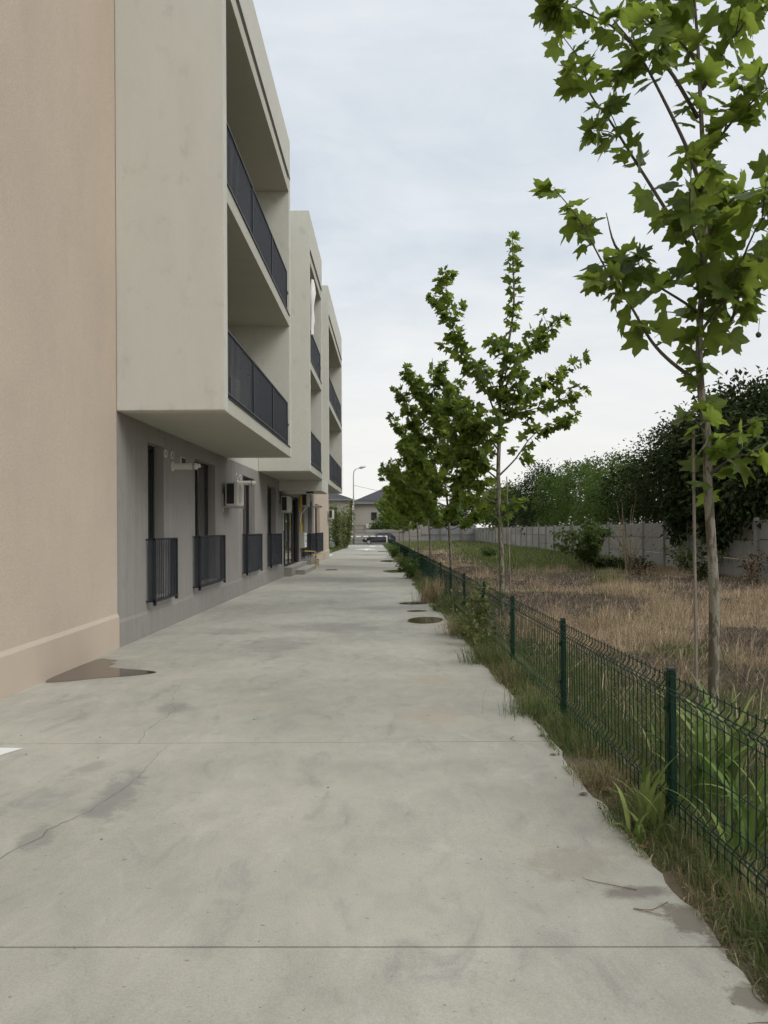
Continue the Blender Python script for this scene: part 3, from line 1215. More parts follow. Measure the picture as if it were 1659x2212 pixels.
# ------------------------------------------------------------------ green mesh fence
fence = thing('mesh_fence', (1.56, 4.7, 0), 'low dark green welded mesh fence with posts along the driveway verge', 'fence')
BAY = 2.5
ZP = [(0.035, 0), (0.165, 0), (0.205, -0.034), (0.245, 0), (0.735, 0), (0.775, -0.034), (0.812, 0), (0.858, 0)]


def wire_panel(n, sides, step):
    m = MB()
    for i in range(n):
        y = 0.02 + (BAY - 0.04) * i / (n - 1)
        m.tube([(x, y, z) for z, x in ZP], 0.0034 * step, sides, False)
    for z, x in ((0.842, 0.004), (0.786, -0.026), (0.764, -0.026), (0.705, 0.004), (0.455, 0.004), (0.285, 0.004), (0.216, -0.026), (0.194, -0.026), (0.120, 0.004)):
        m.tube([(x, 0.0, z), (x, BAY, z)], 0.0038 * step, sides, False)
    o = m.build('wire_panel', 'fence_green')
    bpy.data.objects.remove(o)
    return bpy.data.meshes['wire_panel' if n == 33 else 'wire_panel.001']


WP = wire_panel(33, 4, 1.0)
WPF = wire_panel(24, 3, 1.6)
pm = MB()
pm.box(-0.02, 0.02, -0.03, 0.03, -0.12, 0.868)
_o = pm.build('post', 'fence_green', bevel=0.006)
POST = _o.data
bpy.data.objects.remove(_o)
pm = MB()
pm.box(-0.022, 0.022, -0.032, 0.032, 0.868, 0.884)
_o = pm.build('cap', 'post_cap', bevel=0.005)
CAP = _o.data
bpy.data.objects.remove(_o)
pm = MB()
for z in (0.66, 0.33):
    pm.box(-0.034, -0.02, -0.018, 0.018, z - 0.018, z + 0.018)
    pm.tube([(-0.034, 0, z), (-0.043, 0, z)], 0.007, 6)
_o = pm.build('clamp', 'fence_green')
CLAMP = _o.data
bpy.data.objects.remove(_o)
FA = math.atan(0.021)
for k in range(38):
    y = 4.395 - BAY + k * BAY
    x = float(fence_x(y))
    z = float(gz(y))
    tilt = rng.uniform(-0.008, 0.008)
    pz = 1.0 if k < 14 else 1.0
    p_ = inst('post', POST, (x + 0.026, y, z), fence, rot=(tilt, rng.uniform(-0.006, 0.006), FA))
    if k < 16:
        c_ = inst('cap', CAP, (x + 0.026, y, z), p_)
        c_.location = (0, 0, 0)
        c_ = inst('clamp', CLAMP, (x + 0.026, y, z), p_)
        c_.location = (0, 0, 0)
    inst('wire_panel', WP if k < 14 else WPF, (x, y, z), fence, rot=(-0.0047, rng.uniform(-0.006, 0.006), FA))

# ------------------------------------------------------------------ prefabricated concrete wall behind the field
cw = thing('concrete_panel_wall', (12.0, 40, 0), 'grey prefabricated concrete panel wall behind the dry field', 'wall')
PH = 0.655
pm = MB()
pm.box(-0.025, 0.025, 0.0, 2.80, 0.010, PH - 0.010)
_o = pm.build('panel', 'panel_concrete', bevel=0.022)
PAN = _o.data
bpy.data.objects.remove(_o)
pm = MB()
pm.prism([(-0.11, 0), (0.06, 0), (0.06, 2.05), (0.03, 2.09), (-0.07, 2.09), (-0.11, 2.05)], 'y', -0.065, 0.065)
_o = pm.build('post', 'panel_concrete', bevel=0.008)
CPOST = _o.data
bpy.data.objects.remove(_o)
yb = 20.0
while yb < 111:
    zb = float(gz(yb)) - 0.05 + rng.uniform(-0.015, 0.015)
    inst('post', CPOST, (12.0, yb, zb), cw, rot=(rng.uniform(-.01, .01), rng.uniform(-.012, .012), 0))
    for r in range(3):
        inst('panel', PAN, (12.0 + rng.uniform(-0.008, 0.008), yb + 0.05, zb + 0.02 + r * PH), cw, rot=(rng.uniform(-.002, .002), rng.uniform(-.006, .006), 0))
    yb += 2.9

fw = thing('street_wall', (-2, 104, 0), 'low grey concrete block wall behind the dark car', 'wall')
pm = MB()
pm.box(0, 2.35, -0.03, 0.03, 0.008, 0.47)
_o = pm.build('panel', 'panel_concrete', bevel=0.03)
PAN2 = _o.data
bpy.data.objects.remove(_o)
x = -13.0
while x < 3.5:
    m = MB()
    m.box(x - 0.07, x + 0.07, 103.9, 104.1, -0.6, 1.46)
    m.build('post', 'panel_concrete', fw)
    for r in range(4):
        inst('panel', PAN2, (x + 0.05, 104 + rng.uniform(-.01, .01), -0.52 + r * 0.48), fw)
    x += 2.45

sf = thing('sheet_metal_fence', (6, 112, 0), 'grey corrugated sheet metal fence at the far end of the field', 'fence')
for k in range(11):
    x0 = 1.2 + k * 1.0
    m = MB()
    n = 20
    tp = 1.75 + rng.uniform(-0.05, 0.08)
    for i in range(n):
        xa, xb = x0 + i / n * 0.99, x0 + (i + 1) / n * 0.99
        ya, yb_ = (112 + 0.03 * (1 if (j % 4) < 2 else -1) for j in (i, i + 1))
        m.quad((xa, ya, -0.62), (xb, yb_, -0.62), (xb, yb_, tp), (xa, ya, tp))
    m.build('sheet', 'sheet_metal', sf)
m = MB()
for x0 in (1.2, 4.2, 7.2, 10.2):
    m.box(x0 - 0.05, x0 + 0.05, 111.8, 111.9, -0.6, 1.95)
m.box(1.2, 12.0, 111.88, 111.93, 0.55, 0.63)
m.build('frame', 'stem_dry', sf)

# ------------------------------------------------------------------ leaves
HALF = [(0, 1.0), (6, 0.85), (11, 0.84), (18, 0.70), (27, 0.59), (34, 0.68), (39, 0.80), (44, 0.80), (51, 0.97), (56, 0.81), (62, 0.77), (69, 0.63), (80, 0.53),
        (88, 0.58), (95, 0.66), (104, 0.74), (111, 0.60), (123, 0.52), (140, 0.39), (160, 0.20)]



def leaf_template(seed):
    q = random.Random(seed)
    pts = [(a, r * q.uniform(0.92, 1.06)) for a, r in HALF] + [(-a, r * q.uniform(0.92, 1.06)) for a, r in HALF[::-1] if a > 0]
    fold, droop, tw_ = q.uniform(0.10, 0.55), q.uniform(0.15, 0.75), q.uniform(-0.4, 0.4)
    v = [(0.0, 0.0, 0.0)]
    for a, r in pts:
        x, y = r * math.sin(R(a)), r * math.cos(R(a))
        vein = math.cos(R(a) * 360 / 51.0) if abs(a) < 128 else 0     # ridged along the lobes
        z = fold * abs(x) * 0.6 - droop * r * r * 0.55 - 0.05 * (1 - vein) * r + tw_ * x * y * 0.5 + 0.06 * math.sin(7 * x + seed)
        v.append((x, y + 0.02, z))
    n = len(pts)
    t = [(0, 1 + (i + 1) % n, 1 + i) for i in range(n)]
    # petiole
    b = len(v)
    v += [(-0.018, 0, 0), (0.018, 0, 0), (0.012, -0.42, 0.10), (-0.012, -0.42, 0.10)]
    t += [(b, b + 2, b + 1), (b, b + 3, b + 2)]
    return np.array(v), np.array(t)


LEAF = [leaf_template(s) for s in range(8)]
LEAF_ME = []
for v, t_ in LEAF:
    o = np_mesh('leaf', v, t_, 'plane_leaf', smooth=False)
    LEAF_ME.append(o.data)
    bpy.data.objects.remove(o)


def leaf_matrix(pos, out, size, q, hang=0.75):
    """petiole attaches at pos; blade points along out, face roughly to the sky"""
    d = (Vector(out).normalized() + Vector((0, 0, -hang * q.uniform(0.2, 1.3))) + Vector((q.gauss(0, .22), q.gauss(0, .22), q.gauss(0, .22)))).normalized()
    up = Vector((q.gauss(0, .75), q.gauss(0, .75), 0.9))
    up = (up - d * up.dot(d)).normalized()
    x = d.cross(up)
    M = Matrix(((x.x, d.x, up.x, 0), (x.y, d.y, up.y, 0), (x.z, d.z, up.z, 0), (0, 0, 0, 1)))
    M = M @ Matrix.Diagonal((size, size, size, 1))
    M.translation = Vector(pos) + d * 0.40 * size
    return M


def leaves_np(mats, q, tmpl=LEAF):
    vs, ts, cs = [], [], []
    off = 0
    for M in mats:
        v, t_ = tmpl[q.randrange(len(tmpl))]
        A = np.array(M)
        vs.append(v @ A[:3, :3].T + A[:3, 3])
        ts.append(t_ + off)
        cs.append(np.full((len(v), 1), q.random()))
        off += len(v)
    return np.concatenate(vs), np.concatenate(ts), np.concatenate(cs)


def smooth_path(pts, n=5):
    pts = [Vector(p) for p in pts]
    if len(pts) < 3:
        return pts
    out = []
    P = [pts[0] * 2 - pts[1]] + pts + [pts[-1] * 2 - pts[-2]]
    for i in range(1, len(P) - 2):
        p0, p1, p2, p3 = P[i - 1:i + 3]
        for k in range(n):
            f = k / n
            out.append(0.5 * ((2 * p1) + (-p0 + p2) * f + (2 * p0 - 5 * p1 + 4 * p2 - p3) * f * f + (-p0 + 3 * p1 - 3 * p2 + p3) * f ** 3))
    out.append(pts[-1])
    return out


def plane_tree(y, xb, trunk, branches, label, seed, r0=0.042, leaf=(0.10, 0.145), dens=1.0, singles=300, twigs=True, stake=None, stake_label=None, trunk_leaves=()):
    """trunk: [(x,y,z)]; branches: list of (points, leaf start fraction, density)"""
    q = random.Random(seed)
    T = thing('plane_tree', trunk[0], label, 'tree', 'young plane trees along the fence')
    tp = smooth_path(trunk, 5)
    m = MB()
    n = len(tp)
    m.tube(tp, [r0 * (1.15 if i == 0 else 1) * (1 - 0.86 * (i / (n - 1)) ** 1.1) for i in range(n)], 10)
    m.build('trunk', 'plane_bark', T, smooth=True)
    mats = []

    def clothe(path, t0, d, side):
        L = [0.0]
        for a, b in zip(path[:-1], path[1:]):
            L.append(L[-1] + (b - a).length)
        tot = L[-1]
        s = t0 * tot
        ang = q.random() * 6.28
        while s < tot:
            k = max(i for i in range(len(L)) if L[i] <= s)
            k = min(k, len(path) - 2)
            f = (s - L[k]) / max(1e-6, L[k + 1] - L[k])
            p = path[k].lerp(path[k + 1], f)
            dr = (path[k + 1] - path[k]).normalized()
            ang += 2.4 + q.uniform(-0.5, 0.5)
            a1 = dr.orthogonal().normalized()
            a2 = dr.cross(a1)
            o = (a1 * math.cos(ang) + a2 * math.sin(ang)) + dr * 0.45 + Vector((0, 0, 0.2))
            sz = q.uniform(*leaf) * (0.75 + 0.35 * math.sin(math.pi * min(1, s / tot * 0.9 + 0.1)))
            mats.append(leaf_matrix(p + o.normalized() * q.uniform(0.0, 0.06), o, sz, q))
            s += q.uniform(0.045, 0.085) / d
        # terminal tuft
        for _ in range(3):
            o = (path[-1] - path[-2]).normalized() + Vector((q.gauss(0, .6), q.gauss(0, .6), q.gauss(0, .4)))
            mats.append(leaf_matrix(path[-1], o, q.uniform(*leaf) * 0.85, q))

    for pts, t0, d in branches:
        path = smooth_path(pts, 4)
        nb = len(path)
        rb = r0 * 0.42 * q.uniform(0.7, 1.0)
        m = MB()
        m.tube(path, [max(0.0035, rb * (1 - 0.85 * i / (nb - 1))) for i in range(nb)], 6)
        if d > 0:
            clothe(path, t0, d * dens, 1)
            if twigs:
                tot = sum((b - a).length for a, b in zip(path[:-1], path[1:]))
                for _ in range(int(tot * 2.6 * d)):
                    k = q.randrange(max(1, int(nb * 0.3)), nb - 1)
                    dr = (path[k] - path[k - 1]).normalized()
                    e = (dr + Vector((q.gauss(0, .8), q.gauss(0, .8), q.gauss(0.15, .5)))).normalized() * q.uniform(0.16, 0.36)
                    tw = [path[k], path[k] + e * 0.5 + Vector((0, 0, 0.02)), path[k] + e]
                    m.tube(tw, [0.005, 0.004, 0.003], 4)
                    clothe(tw, 0.3, 0.9 * dens, 1)
        m.build('branch', 'twig', T, smooth=True)
    for a, b, d in trunk_leaves:
        seg = [p for p in tp if a <= p.z <= b]
        if len(seg) > 1:
            clothe(seg, 0, d * dens, 1)
    cp_ = Vector(cam.location)
    mats.sort(key=lambda M: (M.translation - cp_).length)
    for M in mats[:singles]:
        inst('leaf', LEAF_ME[q.randrange(8)], None, T, matrix=M)
    if mats[singles:]:
        v, t_, c_ = leaves_np(mats[singles:], q)
        np_mesh('leaves', v, t_, 'plane_leaf_mass', T, col=c_, kind='stuff')
    if stake:
        m = MB()
        sp = [Vector(p) for p in stake]
        path = [sp[0].lerp(sp[1], i / 12) for i in range(13)]
        m.tube(path, [0.0125 * (1.14 if i % 3 == 0 else 1.0) * (1 - 0.25 * i / 12) for i in range(13)], 7)
        s_ = m.build('support_cane', 'cane')
        tag(s_, stake_label, 'stake', 'bamboo canes beside the young plane trees')
    return T, len(mats)


def br(pts, y0, y1, t0=0.25, d=1.0):
    n = len(pts)
    return ([(x, y0 + (y1 - y0) * i / (n - 1), z) for i, (x, z) in enumerate(pts)], t0, d)


Y1 = 5.71
tr = [(2.31, Y1, -0.06), (2.33, Y1, 0.6), (2.335, Y1, 1.2), (2.30, Y1, 1.88), (2.29, Y1, 2.31), (2.25, Y1, 2.63), (2.24, Y1, 3.03), (2.28, Y1, 3.59), (2.28, Y1, 4.16), (2.26, Y1, 4.64), (2.24, Y1, 5.12), (2.21, Y1, 5.6), (2.2, Y1, 6.3)]
B1 = [br([(2.24, 4.59), (2.0, 4.96), (1.78, 5.08), (1.6, 5.22), (1.37, 5.32), (1.2, 5.38)], Y1, Y1 - 0.1, 0.45, 1.25),
      br([(2.26, 4.06), (2.13, 4.32), (1.87, 4.75), (1.68, 4.98), (1.53, 5.08)], Y1, Y1 - 0.35, 0.6, 0.9),
      br([(2.26, 3.43), (2.19, 3.67), (1.97, 4.08), (1.82, 4.37), (1.65, 4.69), (1.53, 4.9), (1.47, 5.17), (1.33, 5.42)], Y1, Y1 + 0.35, 0.22, 0.85),
      br([(2.25, 3.16), (2.16, 3.26), (1.86, 3.47), (1.72, 3.64)], Y1, Y1 + 0.1, 0.35, 1.1),
      br([(1.80, 3.53), (1.66, 3.71), (1.60, 3.95)], Y1 + 0.08, Y1 + 0.1, 1.0, 0.0),
      br([(2.24, 2.68), (2.03, 2.82), (1.87, 2.97), (1.71, 3.22), (1.55, 3.43), (1.34, 3.79), (1.16, 4.0)], Y1, Y1 - 0.2, 0.22, 0.85),
      br([(2.27, 4.8), (2.48, 5.16), (2.63, 5.35), (2.75, 5.7)], Y1, Y1 + 0.2, 0.25, 1.2),
      br([(2.29, 4.29), (2.44, 4.51), (2.61, 4.67), (2.84, 4.85)], Y1, Y1 - 0.2, 0.25, 1.3),
      br([(2.26, 2.87), (2.48, 3.11), (2.60, 3.43), (2.72, 3.58), (2.90, 3.87)], Y1, Y1 + 0.2, 0.25, 1.3),
      br([(2.27, 3.6), (2.42, 3.9), (2.62, 4.12), (2.85, 4.22)], Y1, Y1 + 0.3, 0.25, 1.3),
      br([(2.25, 3.05), (2.40, 3.3), (2.50, 3.65), (2.66, 3.9)], Y1, Y1 - 0.45, 0.2, 1.2),
      br([(2.27, 3.3), (2.2, 3.5), (2.05, 3.75), (2.0, 4.05)], Y1, Y1 - 0.5, 0.2, 1.2),
      br([(2.24, 5.0), (2.10, 5.3), (1.9, 5.6)], Y1, Y1 + 0.3, 0.2, 1.0),
      br([(2.28, 2.0), (2.42, 2.12), (2.56, 2.16)], Y1, Y1 - 0.2, 0.3, 0.9),
      br([(2.28, 2.22), (2.23, 2.34), (2.11, 2.45)], Y1, Y1 - 0.12, 0.3, 0.7),
      br([(2.28, 2.13), (2.37, 2.27), (2.52, 2.36)], Y1, Y1 - 0.15, 0.3, 0.7)]
_, n1 = plane_tree(Y1, 2.31, tr, B1, 'nearest large-leaved young plane tree with pale mottled trunk behind the fence', 5, 0.040, (0.09, 0.165), 1.12, 300, True,
                   [(2.19, Y1 - 0.05, -0.05), (2.20, Y1 + 0.02, 2.35)], 'bamboo cane tied beside the nearest plane tree trunk', [(1.85, 2.75, 1.0), (2.75, 3.6, 2.2), (3.6, 5.8, 1.6)])

Y2 = 15.0
tr = [(2.12, Y2, float(gz(Y2)) - 0.06), (2.12, Y2, 0.9), (2.09, Y2, 1.65), (2.06, Y2, 2.6), (2.09, Y2, 3.48), (2.12, Y2, 4.38), (2.25, Y2, 5.03), (2.37, Y2, 5.83), (2.36, Y2, 6.6), (2.35, Y2, 7.15)]
B2 = [br([(2.03, 3.74), (1.79, 4.29), (1.34, 4.99), (1.14, 5.67), (1.05, 6.40)], Y2, Y2 - 0.3, 0.2, 1.5),
      br([(2.0, 2.74), (1.66, 2.94), (1.27, 3.58), (1.01, 4.06)], Y2, Y2 + 0.4, 0.2, 1.6),
      br([(2.0, 2.29), (1.66, 2.45), (1.42, 2.80)], Y2, Y2 - 0.4, 0.2, 1.7),
      br([(2.03, 2.1), (1.75, 2.2), (1.45, 2.35), (1.25, 2.6)], Y2, Y2 + 0.2, 0.2, 1.7),
      br([(2.06, 3.0), (1.75, 3.2), (1.5, 3.5), (1.35, 3.95)], Y2, Y2 - 0.2, 0.2, 1.7),
      br([(2.05, 2.55), (1.8, 2.75), (1.55, 3.2), (1.45, 3.7)], Y2, Y2 - 0.6, 0.2, 1.5),
      br([(2.12, 4.06), (2.46, 4.87), (2.94, 5.25), (3.2, 5.54)], Y2, Y2 - 0.2, 0.45, 1.5),
      br([(2.12, 3.8), (2.62, 4.22), (3.14, 4.48), (3.56, 4.83)], Y2, Y2 + 0.3, 0.3, 1.3),
      br([(2.09, 3.48), (2.3, 3.74), (2.94, 3.93), (3.68, 4.22)], Y2, Y2 - 0.1, 0.25, 1.3),
      br([(2.04, 2.58), (2.4, 2.94), (2.78, 3.42), (3.46, 3.71)], Y2, Y2 + 0.2, 0.3, 1.3),
      br([(2.06, 1.81), (2.22, 1.95), (2.35, 2.10)], Y2, Y2 - 0.2, 0.4, 1.0),
      br([(2.06, 1.7), (1.95, 1.85), (1.85, 1.95)], Y2, Y2 - 0.2, 0.5, 0.8),
      br([(2.10, 3.9), (1.95, 4.4), (1.75, 4.8)], Y2, Y2 + 0.5, 0.2, 1.5),
      br([(2.11, 4.2), (2.2, 4.7), (1.95, 5.1)], Y2, Y2 - 0.5, 0.2, 1.5),
      br([(2.08, 3.3), (1.8, 3.6), (1.45, 4.0), (1.2, 4.4)], Y2, Y2 + 0.6, 0.2, 1.5),
      br([(2.1, 3.7), (2.3, 4.1), (2.45, 4.5)], Y2, Y2 - 0.6, 0.15, 1.6),
      br([(2.07, 3.1), (1.85, 3.3), (1.7, 3.7)], Y2, Y2 - 0.8, 0.15, 1.6),
      br([(2.05, 2.7), (1.7, 2.85), (1.3, 3.0), (1.05, 3.3)], Y2, Y2 - 0.1, 0.15, 1.6)]
plane_tree(Y2, 2.12, tr, B2, 'tall two-pronged plane tree second from the camera behind the fence', 8, 0.055, (0.10, 0.175), 1.15, 300, True,
           [(2.28, Y2 - 0.1, -0.1), (2.22, Y2, 2.6)], 'pale cane beside the trunk of the second plane tree', [(3.2, 4.6, 1.0), (5.3, 7.2, 1.7)])


def auto_tree(y, seed, label, height, spread, lean, nb, singles, z0=1.75):
    q = random.Random(seed)
    x = float(fence_x(y)) + 0.79
    zb = float(gz(y))
    tr = [(x, y, zb - 0.06), (x + q.uniform(-.04, .04), y, zb + 1.0), (x + lean * 0.15, y, zb + 2.4), (x + lean * 0.45, y, zb + height * 0.6), (x + lean * 0.7, y, zb + height * 0.82), (x + lean * 0.8, y, zb + height)]
    tp = smooth_path(tr, 6)
    bs = []
    for i in range(nb):
        f = (i + 0.5) / nb
        z = zb + z0 + (height * 0.86 - z0) * f
        p = min(tp, key=lambda v: abs(v.z - z))
        a = i * 2.4 + q.uniform(-.4, .4)
        L = spread * (1 - 0.62 * f) * q.uniform(0.75, 1.15)
        ca, sa = math.cos(a), math.sin(a)
        if ca > 0.3:
            L *= 0.75
        el = q.uniform(0.35, 0.75) + 0.3 * f
        bs.append(([tuple(p), (p.x + ca * L * .35, p.y + sa * L * .35, p.z + L * .35 * el * .8), (p.x + ca * L * .75, p.y + sa * L * .75, p.z + L * .8 * el), (p.x + ca * L, p.y + sa * L, p.z + L * 1.25 * el)], 0.15, 1.6))
    plane_tree(y, x, tr, bs, label, seed, 0.052, (0.12, 0.19), 1.15, singles, True, None, None, [(zb + height * 0.5, zb + height, 1.6)])


auto_tree(24.5, 21, 'dense plane tree third in the row along the fence', 7.0, 2.15, -0.7, 24, 300, 1.45)
auto_tree(34.0, 22, 'dense plane tree fourth in the row along the fence', 6.0, 2.1, -0.6, 18, 0, 1.7)
auto_tree(43.0, 23, 'plane tree fifth in the row with a slightly bent trunk', 5.3, 2.0, -0.5, 16, 0, 1.9)
auto_tree(53.0, 24, 'plane tree sixth in the row along the fence', 5.0, 2.1, -0.5, 16, 0, 1.7)
auto_tree(63.0, 25, 'plane tree seventh in the row along the fence', 4.9, 2.2, -0.5, 16, 0, 1.6)
auto_tree(74.0, 26, 'small plane tree last in the row near the barrier', 4.8, 2.4, -0.6, 16, 0, 1.4)
m = MB()
m.tube([(2.28, 24.4, -0.15), (2.2, 24.5, 2.3)], 0.018, 6)

# a few seed balls on the nearest tree
for k, (x, z, dy) in enumerate(((2.66, 3.98, -0.3), (2.70, 3.9, -0.35), (2.62, 3.0, -0.1), (2.45, 3.4, -0.5))):
    m = MB()
    for i in range(5):
        pass
    c0 = Vector((x, Y1 + dy, z))
    n = 8
    vs = []
    for a in range(5):
        th = math.pi * (a + 0.5) / 5
        for j in range(n):
            ph = 2 * math.pi * j / n
            vs.append(tuple(c0 + Vector((math.sin(th) * math.cos(ph), math.sin(th) * math.sin(ph), math.cos(th))) * 0.02 * rng.uniform(0.9, 1.15)))
    m.v = vs
    for a in range(4):
        for j in range(n):
            m.f.append((a * n + j, a * n + (j + 1) % n, (a + 1) * n + (j + 1) % n, (a + 1) * n + j))
    m.f.append(tuple(range(n)))
    m.f.append(tuple(range(4 * n, 5 * n)))
    m.tube([tuple(c0 + Vector((0, 0, 0.018))), tuple(c0 + Vector((0.01, 0, 0.12)))], 0.0018, 4)
    par = bpy.data.objects['plane_tree']
    m.build('seed_ball', 'fruit', par, smooth=True)

# ------------------------------------------------------------------ background trees and shrubs
SMALL = []
for s in range(4):
    q = random.Random(s)
    w = q.uniform(0.22, 0.34)
    v = np.array([(0, 0, 0), (w, 0.42, 0.10 + 0.05 * s), (0, 1.0, -0.15), (-w, 0.42, 0.12)])
    SMALL.append((v, np.array([(0, 1, 2), (0, 2, 3)])))


def leaf_cloud(points, normals, size, seed, hang=0.35, tmpl=SMALL):
    g_ = np.random.default_rng(seed)
    n = len(points)
    d = normals + g_.normal(0, 0.6, (n, 3)) + np.array([0, 0, -hang])
    d /= np.linalg.norm(d, axis=1, keepdims=True)
    up = g_.normal(0, 0.55, (n, 3)) + np.array([0, 0, 1.0])
    up -= d * np.sum(up * d, 1, keepdims=True)
    up /= np.linalg.norm(up, axis=1, keepdims=True)
    x = np.cross(d, up)
    sz = size * g_.uniform(0.65, 1.3, n)
    k = g_.integers(0, len(tmpl), n)
    V = np.stack([t_[0] for t_ in tmpl])[k]
    T = np.stack([t_[1] for t_ in tmpl])[k]
    W = (V[:, :, 0:1] * x[:, None] + V[:, :, 1:2] * d[:, None] + V[:, :, 2:3] * up[:, None]) * sz[:, None, None] + points[:, None]
    nv = V.shape[1]
    T = T + (np.arange(n) * nv)[:, None, None]
    C = np.repeat(g_.random(n), nv)[:, None]
    return W.reshape(-1, 3), T.reshape(-1, 3), C


def crown_points(lobes, n, seed, inner=0.55, clump=0.16):
    g_ = np.random.default_rng(seed)
    vol = np.array([l[3] * l[4] * l[5] for l in lobes]) ** 0.75
    k = g_.choice(len(lobes), n, p=vol / vol.sum())
    Lb = np.array(lobes)[k]
    # leaves gather on twig ends: pick spray centres, then scatter round them
    ns = max(8, n // 22)
    ks = g_.choice(len(lobes), ns, p=vol / vol.sum())
    Ls = np.array(lobes)[ks]
    u = g_.normal(0, 1, (ns, 3))
    u /= np.linalg.norm(u, axis=1, keepdims=True)
    r = inner + (1 - inner) * g_.random(ns) ** 0.6
    r *= 1 + 0.09 * g_.normal(0, 1, ns)
    sp = Ls[:, :3] + u * r[:, None] * Ls[:, 3:6]
    pick = g_.integers(0, ns, n)
    spread = clump * np.mean(Ls[pick][:, 3:6], axis=1, keepdims=True)
    pts = sp[pick] + g_.normal(0, 1, (n, 3)) * spread * np.array([1, 1, 0.7])
    return pts, u[pick]


def leafy_tree(name, base, lobes, n, size, mat, label, cat, seed, trunk_h=None, stems=1, group=None, hang=0.35, clump=0.16, inner=0.55, wispy=0):
    q = random.Random(seed)
    T = thing(name, base, label, cat, group)
    b = Vector(base)
    m = MB()
    for i in range(stems):
        top = Vector(lobes[i % len(lobes)][:3])
        s0 = b + Vector((q.uniform(-.15, .15), q.uniform(-.15, .15), -0.1)) * (stems > 1)
        mid = s0.lerp(top, 0.5) + Vector((q.uniform(-.2, .2), q.uniform(-.2, .2), 0.1))
        r_ = 0.02 + 0.018 * (top.z - b.z)
        m.tube([s0, mid, top], [r_, r_ * 0.7, r_ * 0.3], 6)
    for l in lobes:
        c = Vector(l[:3])
        st = b.lerp(c, 0.55)
        for j in range(3):
            e = c + Vector((q.uniform(-1, 1) * l[3], q.uniform(-1, 1) * l[4], q.uniform(-.2, 1) * l[5])) * 0.85
            m.tube([st, st.lerp(e, 0.5) + Vector((0, 0, 0.1)), e], [0.03, 0.02, 0.006], 4)
    m.build('trunk', 'twig', T)
    p, u = crown_points(lobes, n, seed, inner, clump)
    if wispy:
        g_ = np.random.default_rng(seed + 1)
        ex, eu = [], []
        tops = sorted(lobes, key=lambda l: -(l[2] + l[5]))
        for i in range(wispy):
            l = tops[i % len(tops)]
            a = g_.uniform(0, 6.28)
            s0 = np.array([l[0] + math.cos(a) * l[3] * .6, l[1] + math.sin(a) * l[4] * .6, l[2] + l[5] * .75])
            ln = g_.uniform(0.4, 1.0)
            tt = g_.random((18, 1))
            ex.append(s0 + tt * np.array([math.cos(a) * .3, math.sin(a) * .3, 1.0]) * ln + g_.normal(0, 0.025, (18, 3)))
            eu.append(np.tile([math.cos(a), math.sin(a), .5], (18, 1)))
        p = np.concatenate([p] + ex)
        u = np.concatenate([u] + eu)
    v, t_, c_ = leaf_cloud(p, u, size, seed, hang)
    np_mesh('crown', v, t_, mat, T, col=c_)
    return T


bg = 'trees beyond the concrete wall'
leafy_tree('dark_tree', (14.5, 31, -0.1), [(14.2, 30, 4.6, 2.6, 3.2, 2.4), (15.8, 33, 4.7, 2.6, 3, 2.3), (12.9, 31.5, 4.0, 1.6, 2.4, 1.9), (13.0, 27.0, 3.4, 1.8, 2.2, 2.2), (12.2, 28.6, 2.3, 1.1, 1.5, 1.5), (16.5, 28, 4.0, 2.6, 3, 2.3), (14, 35, 4.2, 2, 2.2, 2.2), (12.2, 32.2, 2.4, 0.9, 1.5, 1.4)],
           60000, 0.22, 'dark_leaf', 'big dark evergreen tree spilling over the concrete wall behind the nearest trunk', 'tree', 41, group=bg, wispy=6)
leafy_tree('leafy_tree', (14.0, 40, -0.2), [(13.6, 40, 3.6, 1.7, 2.0, 1.7), (14.5, 42, 4.9, 1.9, 2.2, 1.6), (13.2, 43.5, 3.4, 1.5, 1.8, 1.5), (14.0, 38, 5.0, 1.5, 1.5, 1.5), (13.4, 38, 1.9, 0.9, 2.4, 1.1), (13.4, 42.5, 1.9, 0.9, 2.4, 1.1)],
           15000, 0.16, 'dark_leaf', 'loose dark tree with airy top next to the big evergreen', 'tree', 42, group=bg, wispy=22, clump=0.2)
leafy_tree('leafy_tree', (14.5, 50, -0.2), [(14.2, 50, 3.8, 1.9, 2.4, 1.8), (15.2, 53, 4.6, 2.0, 2.4, 1.8), (13.8, 47, 3.4, 1.6, 1.8, 1.6), (13.4, 48, 1.9, 0.9, 3, 1.1), (13.4, 53, 1.9, 0.9, 3, 1.1)],
           14000, 0.18, 'mid_leaf', 'bright green bushy tree behind the middle of the concrete wall', 'tree', 43, group=bg, wispy=14)
leafy_tree('leafy_tree', (14.5, 60, -0.3), [(14.2, 59, 4.2, 1.9, 2.4, 2.2), (15.2, 63, 4.5, 2.1, 2.4, 2.2), (14.0, 66, 4.0, 1.8, 2.2, 2.2), (13.4, 59, 1.9, 0.9, 3.5, 1.2), (13.4, 65, 1.9, 0.9, 3.5, 1.2)],
           13000, 0.20, 'mid_leaf', 'rounded green tree behind the wall right of the second plane tree', 'tree', 44, group=bg, wispy=10)
leafy_tree('leafy_tree', (14.5, 75, -0.35), [(14.4, 74, 4.4, 2.2, 3.2, 2.6), (15, 80, 4.9, 2.4, 3.4, 2.8), (14, 69, 3.9, 1.7, 2.4, 2.2), (13.4, 72, 1.9, 0.9, 4, 1.2), (13.4, 80, 1.9, 0.9, 5, 1.2)],
           12000, 0.24, 'dark_leaf', 'dull green tree behind the wall beyond the second plane tree', 'tree', 45, group=bg)
leafy_tree('leafy_tree', (14, 96, -0.45), [(13.5, 92, 3.8, 2.6, 4, 2.4), (14.5, 102, 4.2, 3, 4.5, 2.6)],
           10000, 0.30, 'mid_leaf', 'far green tree at the end of the concrete wall', 'tree', 46, group=bg)
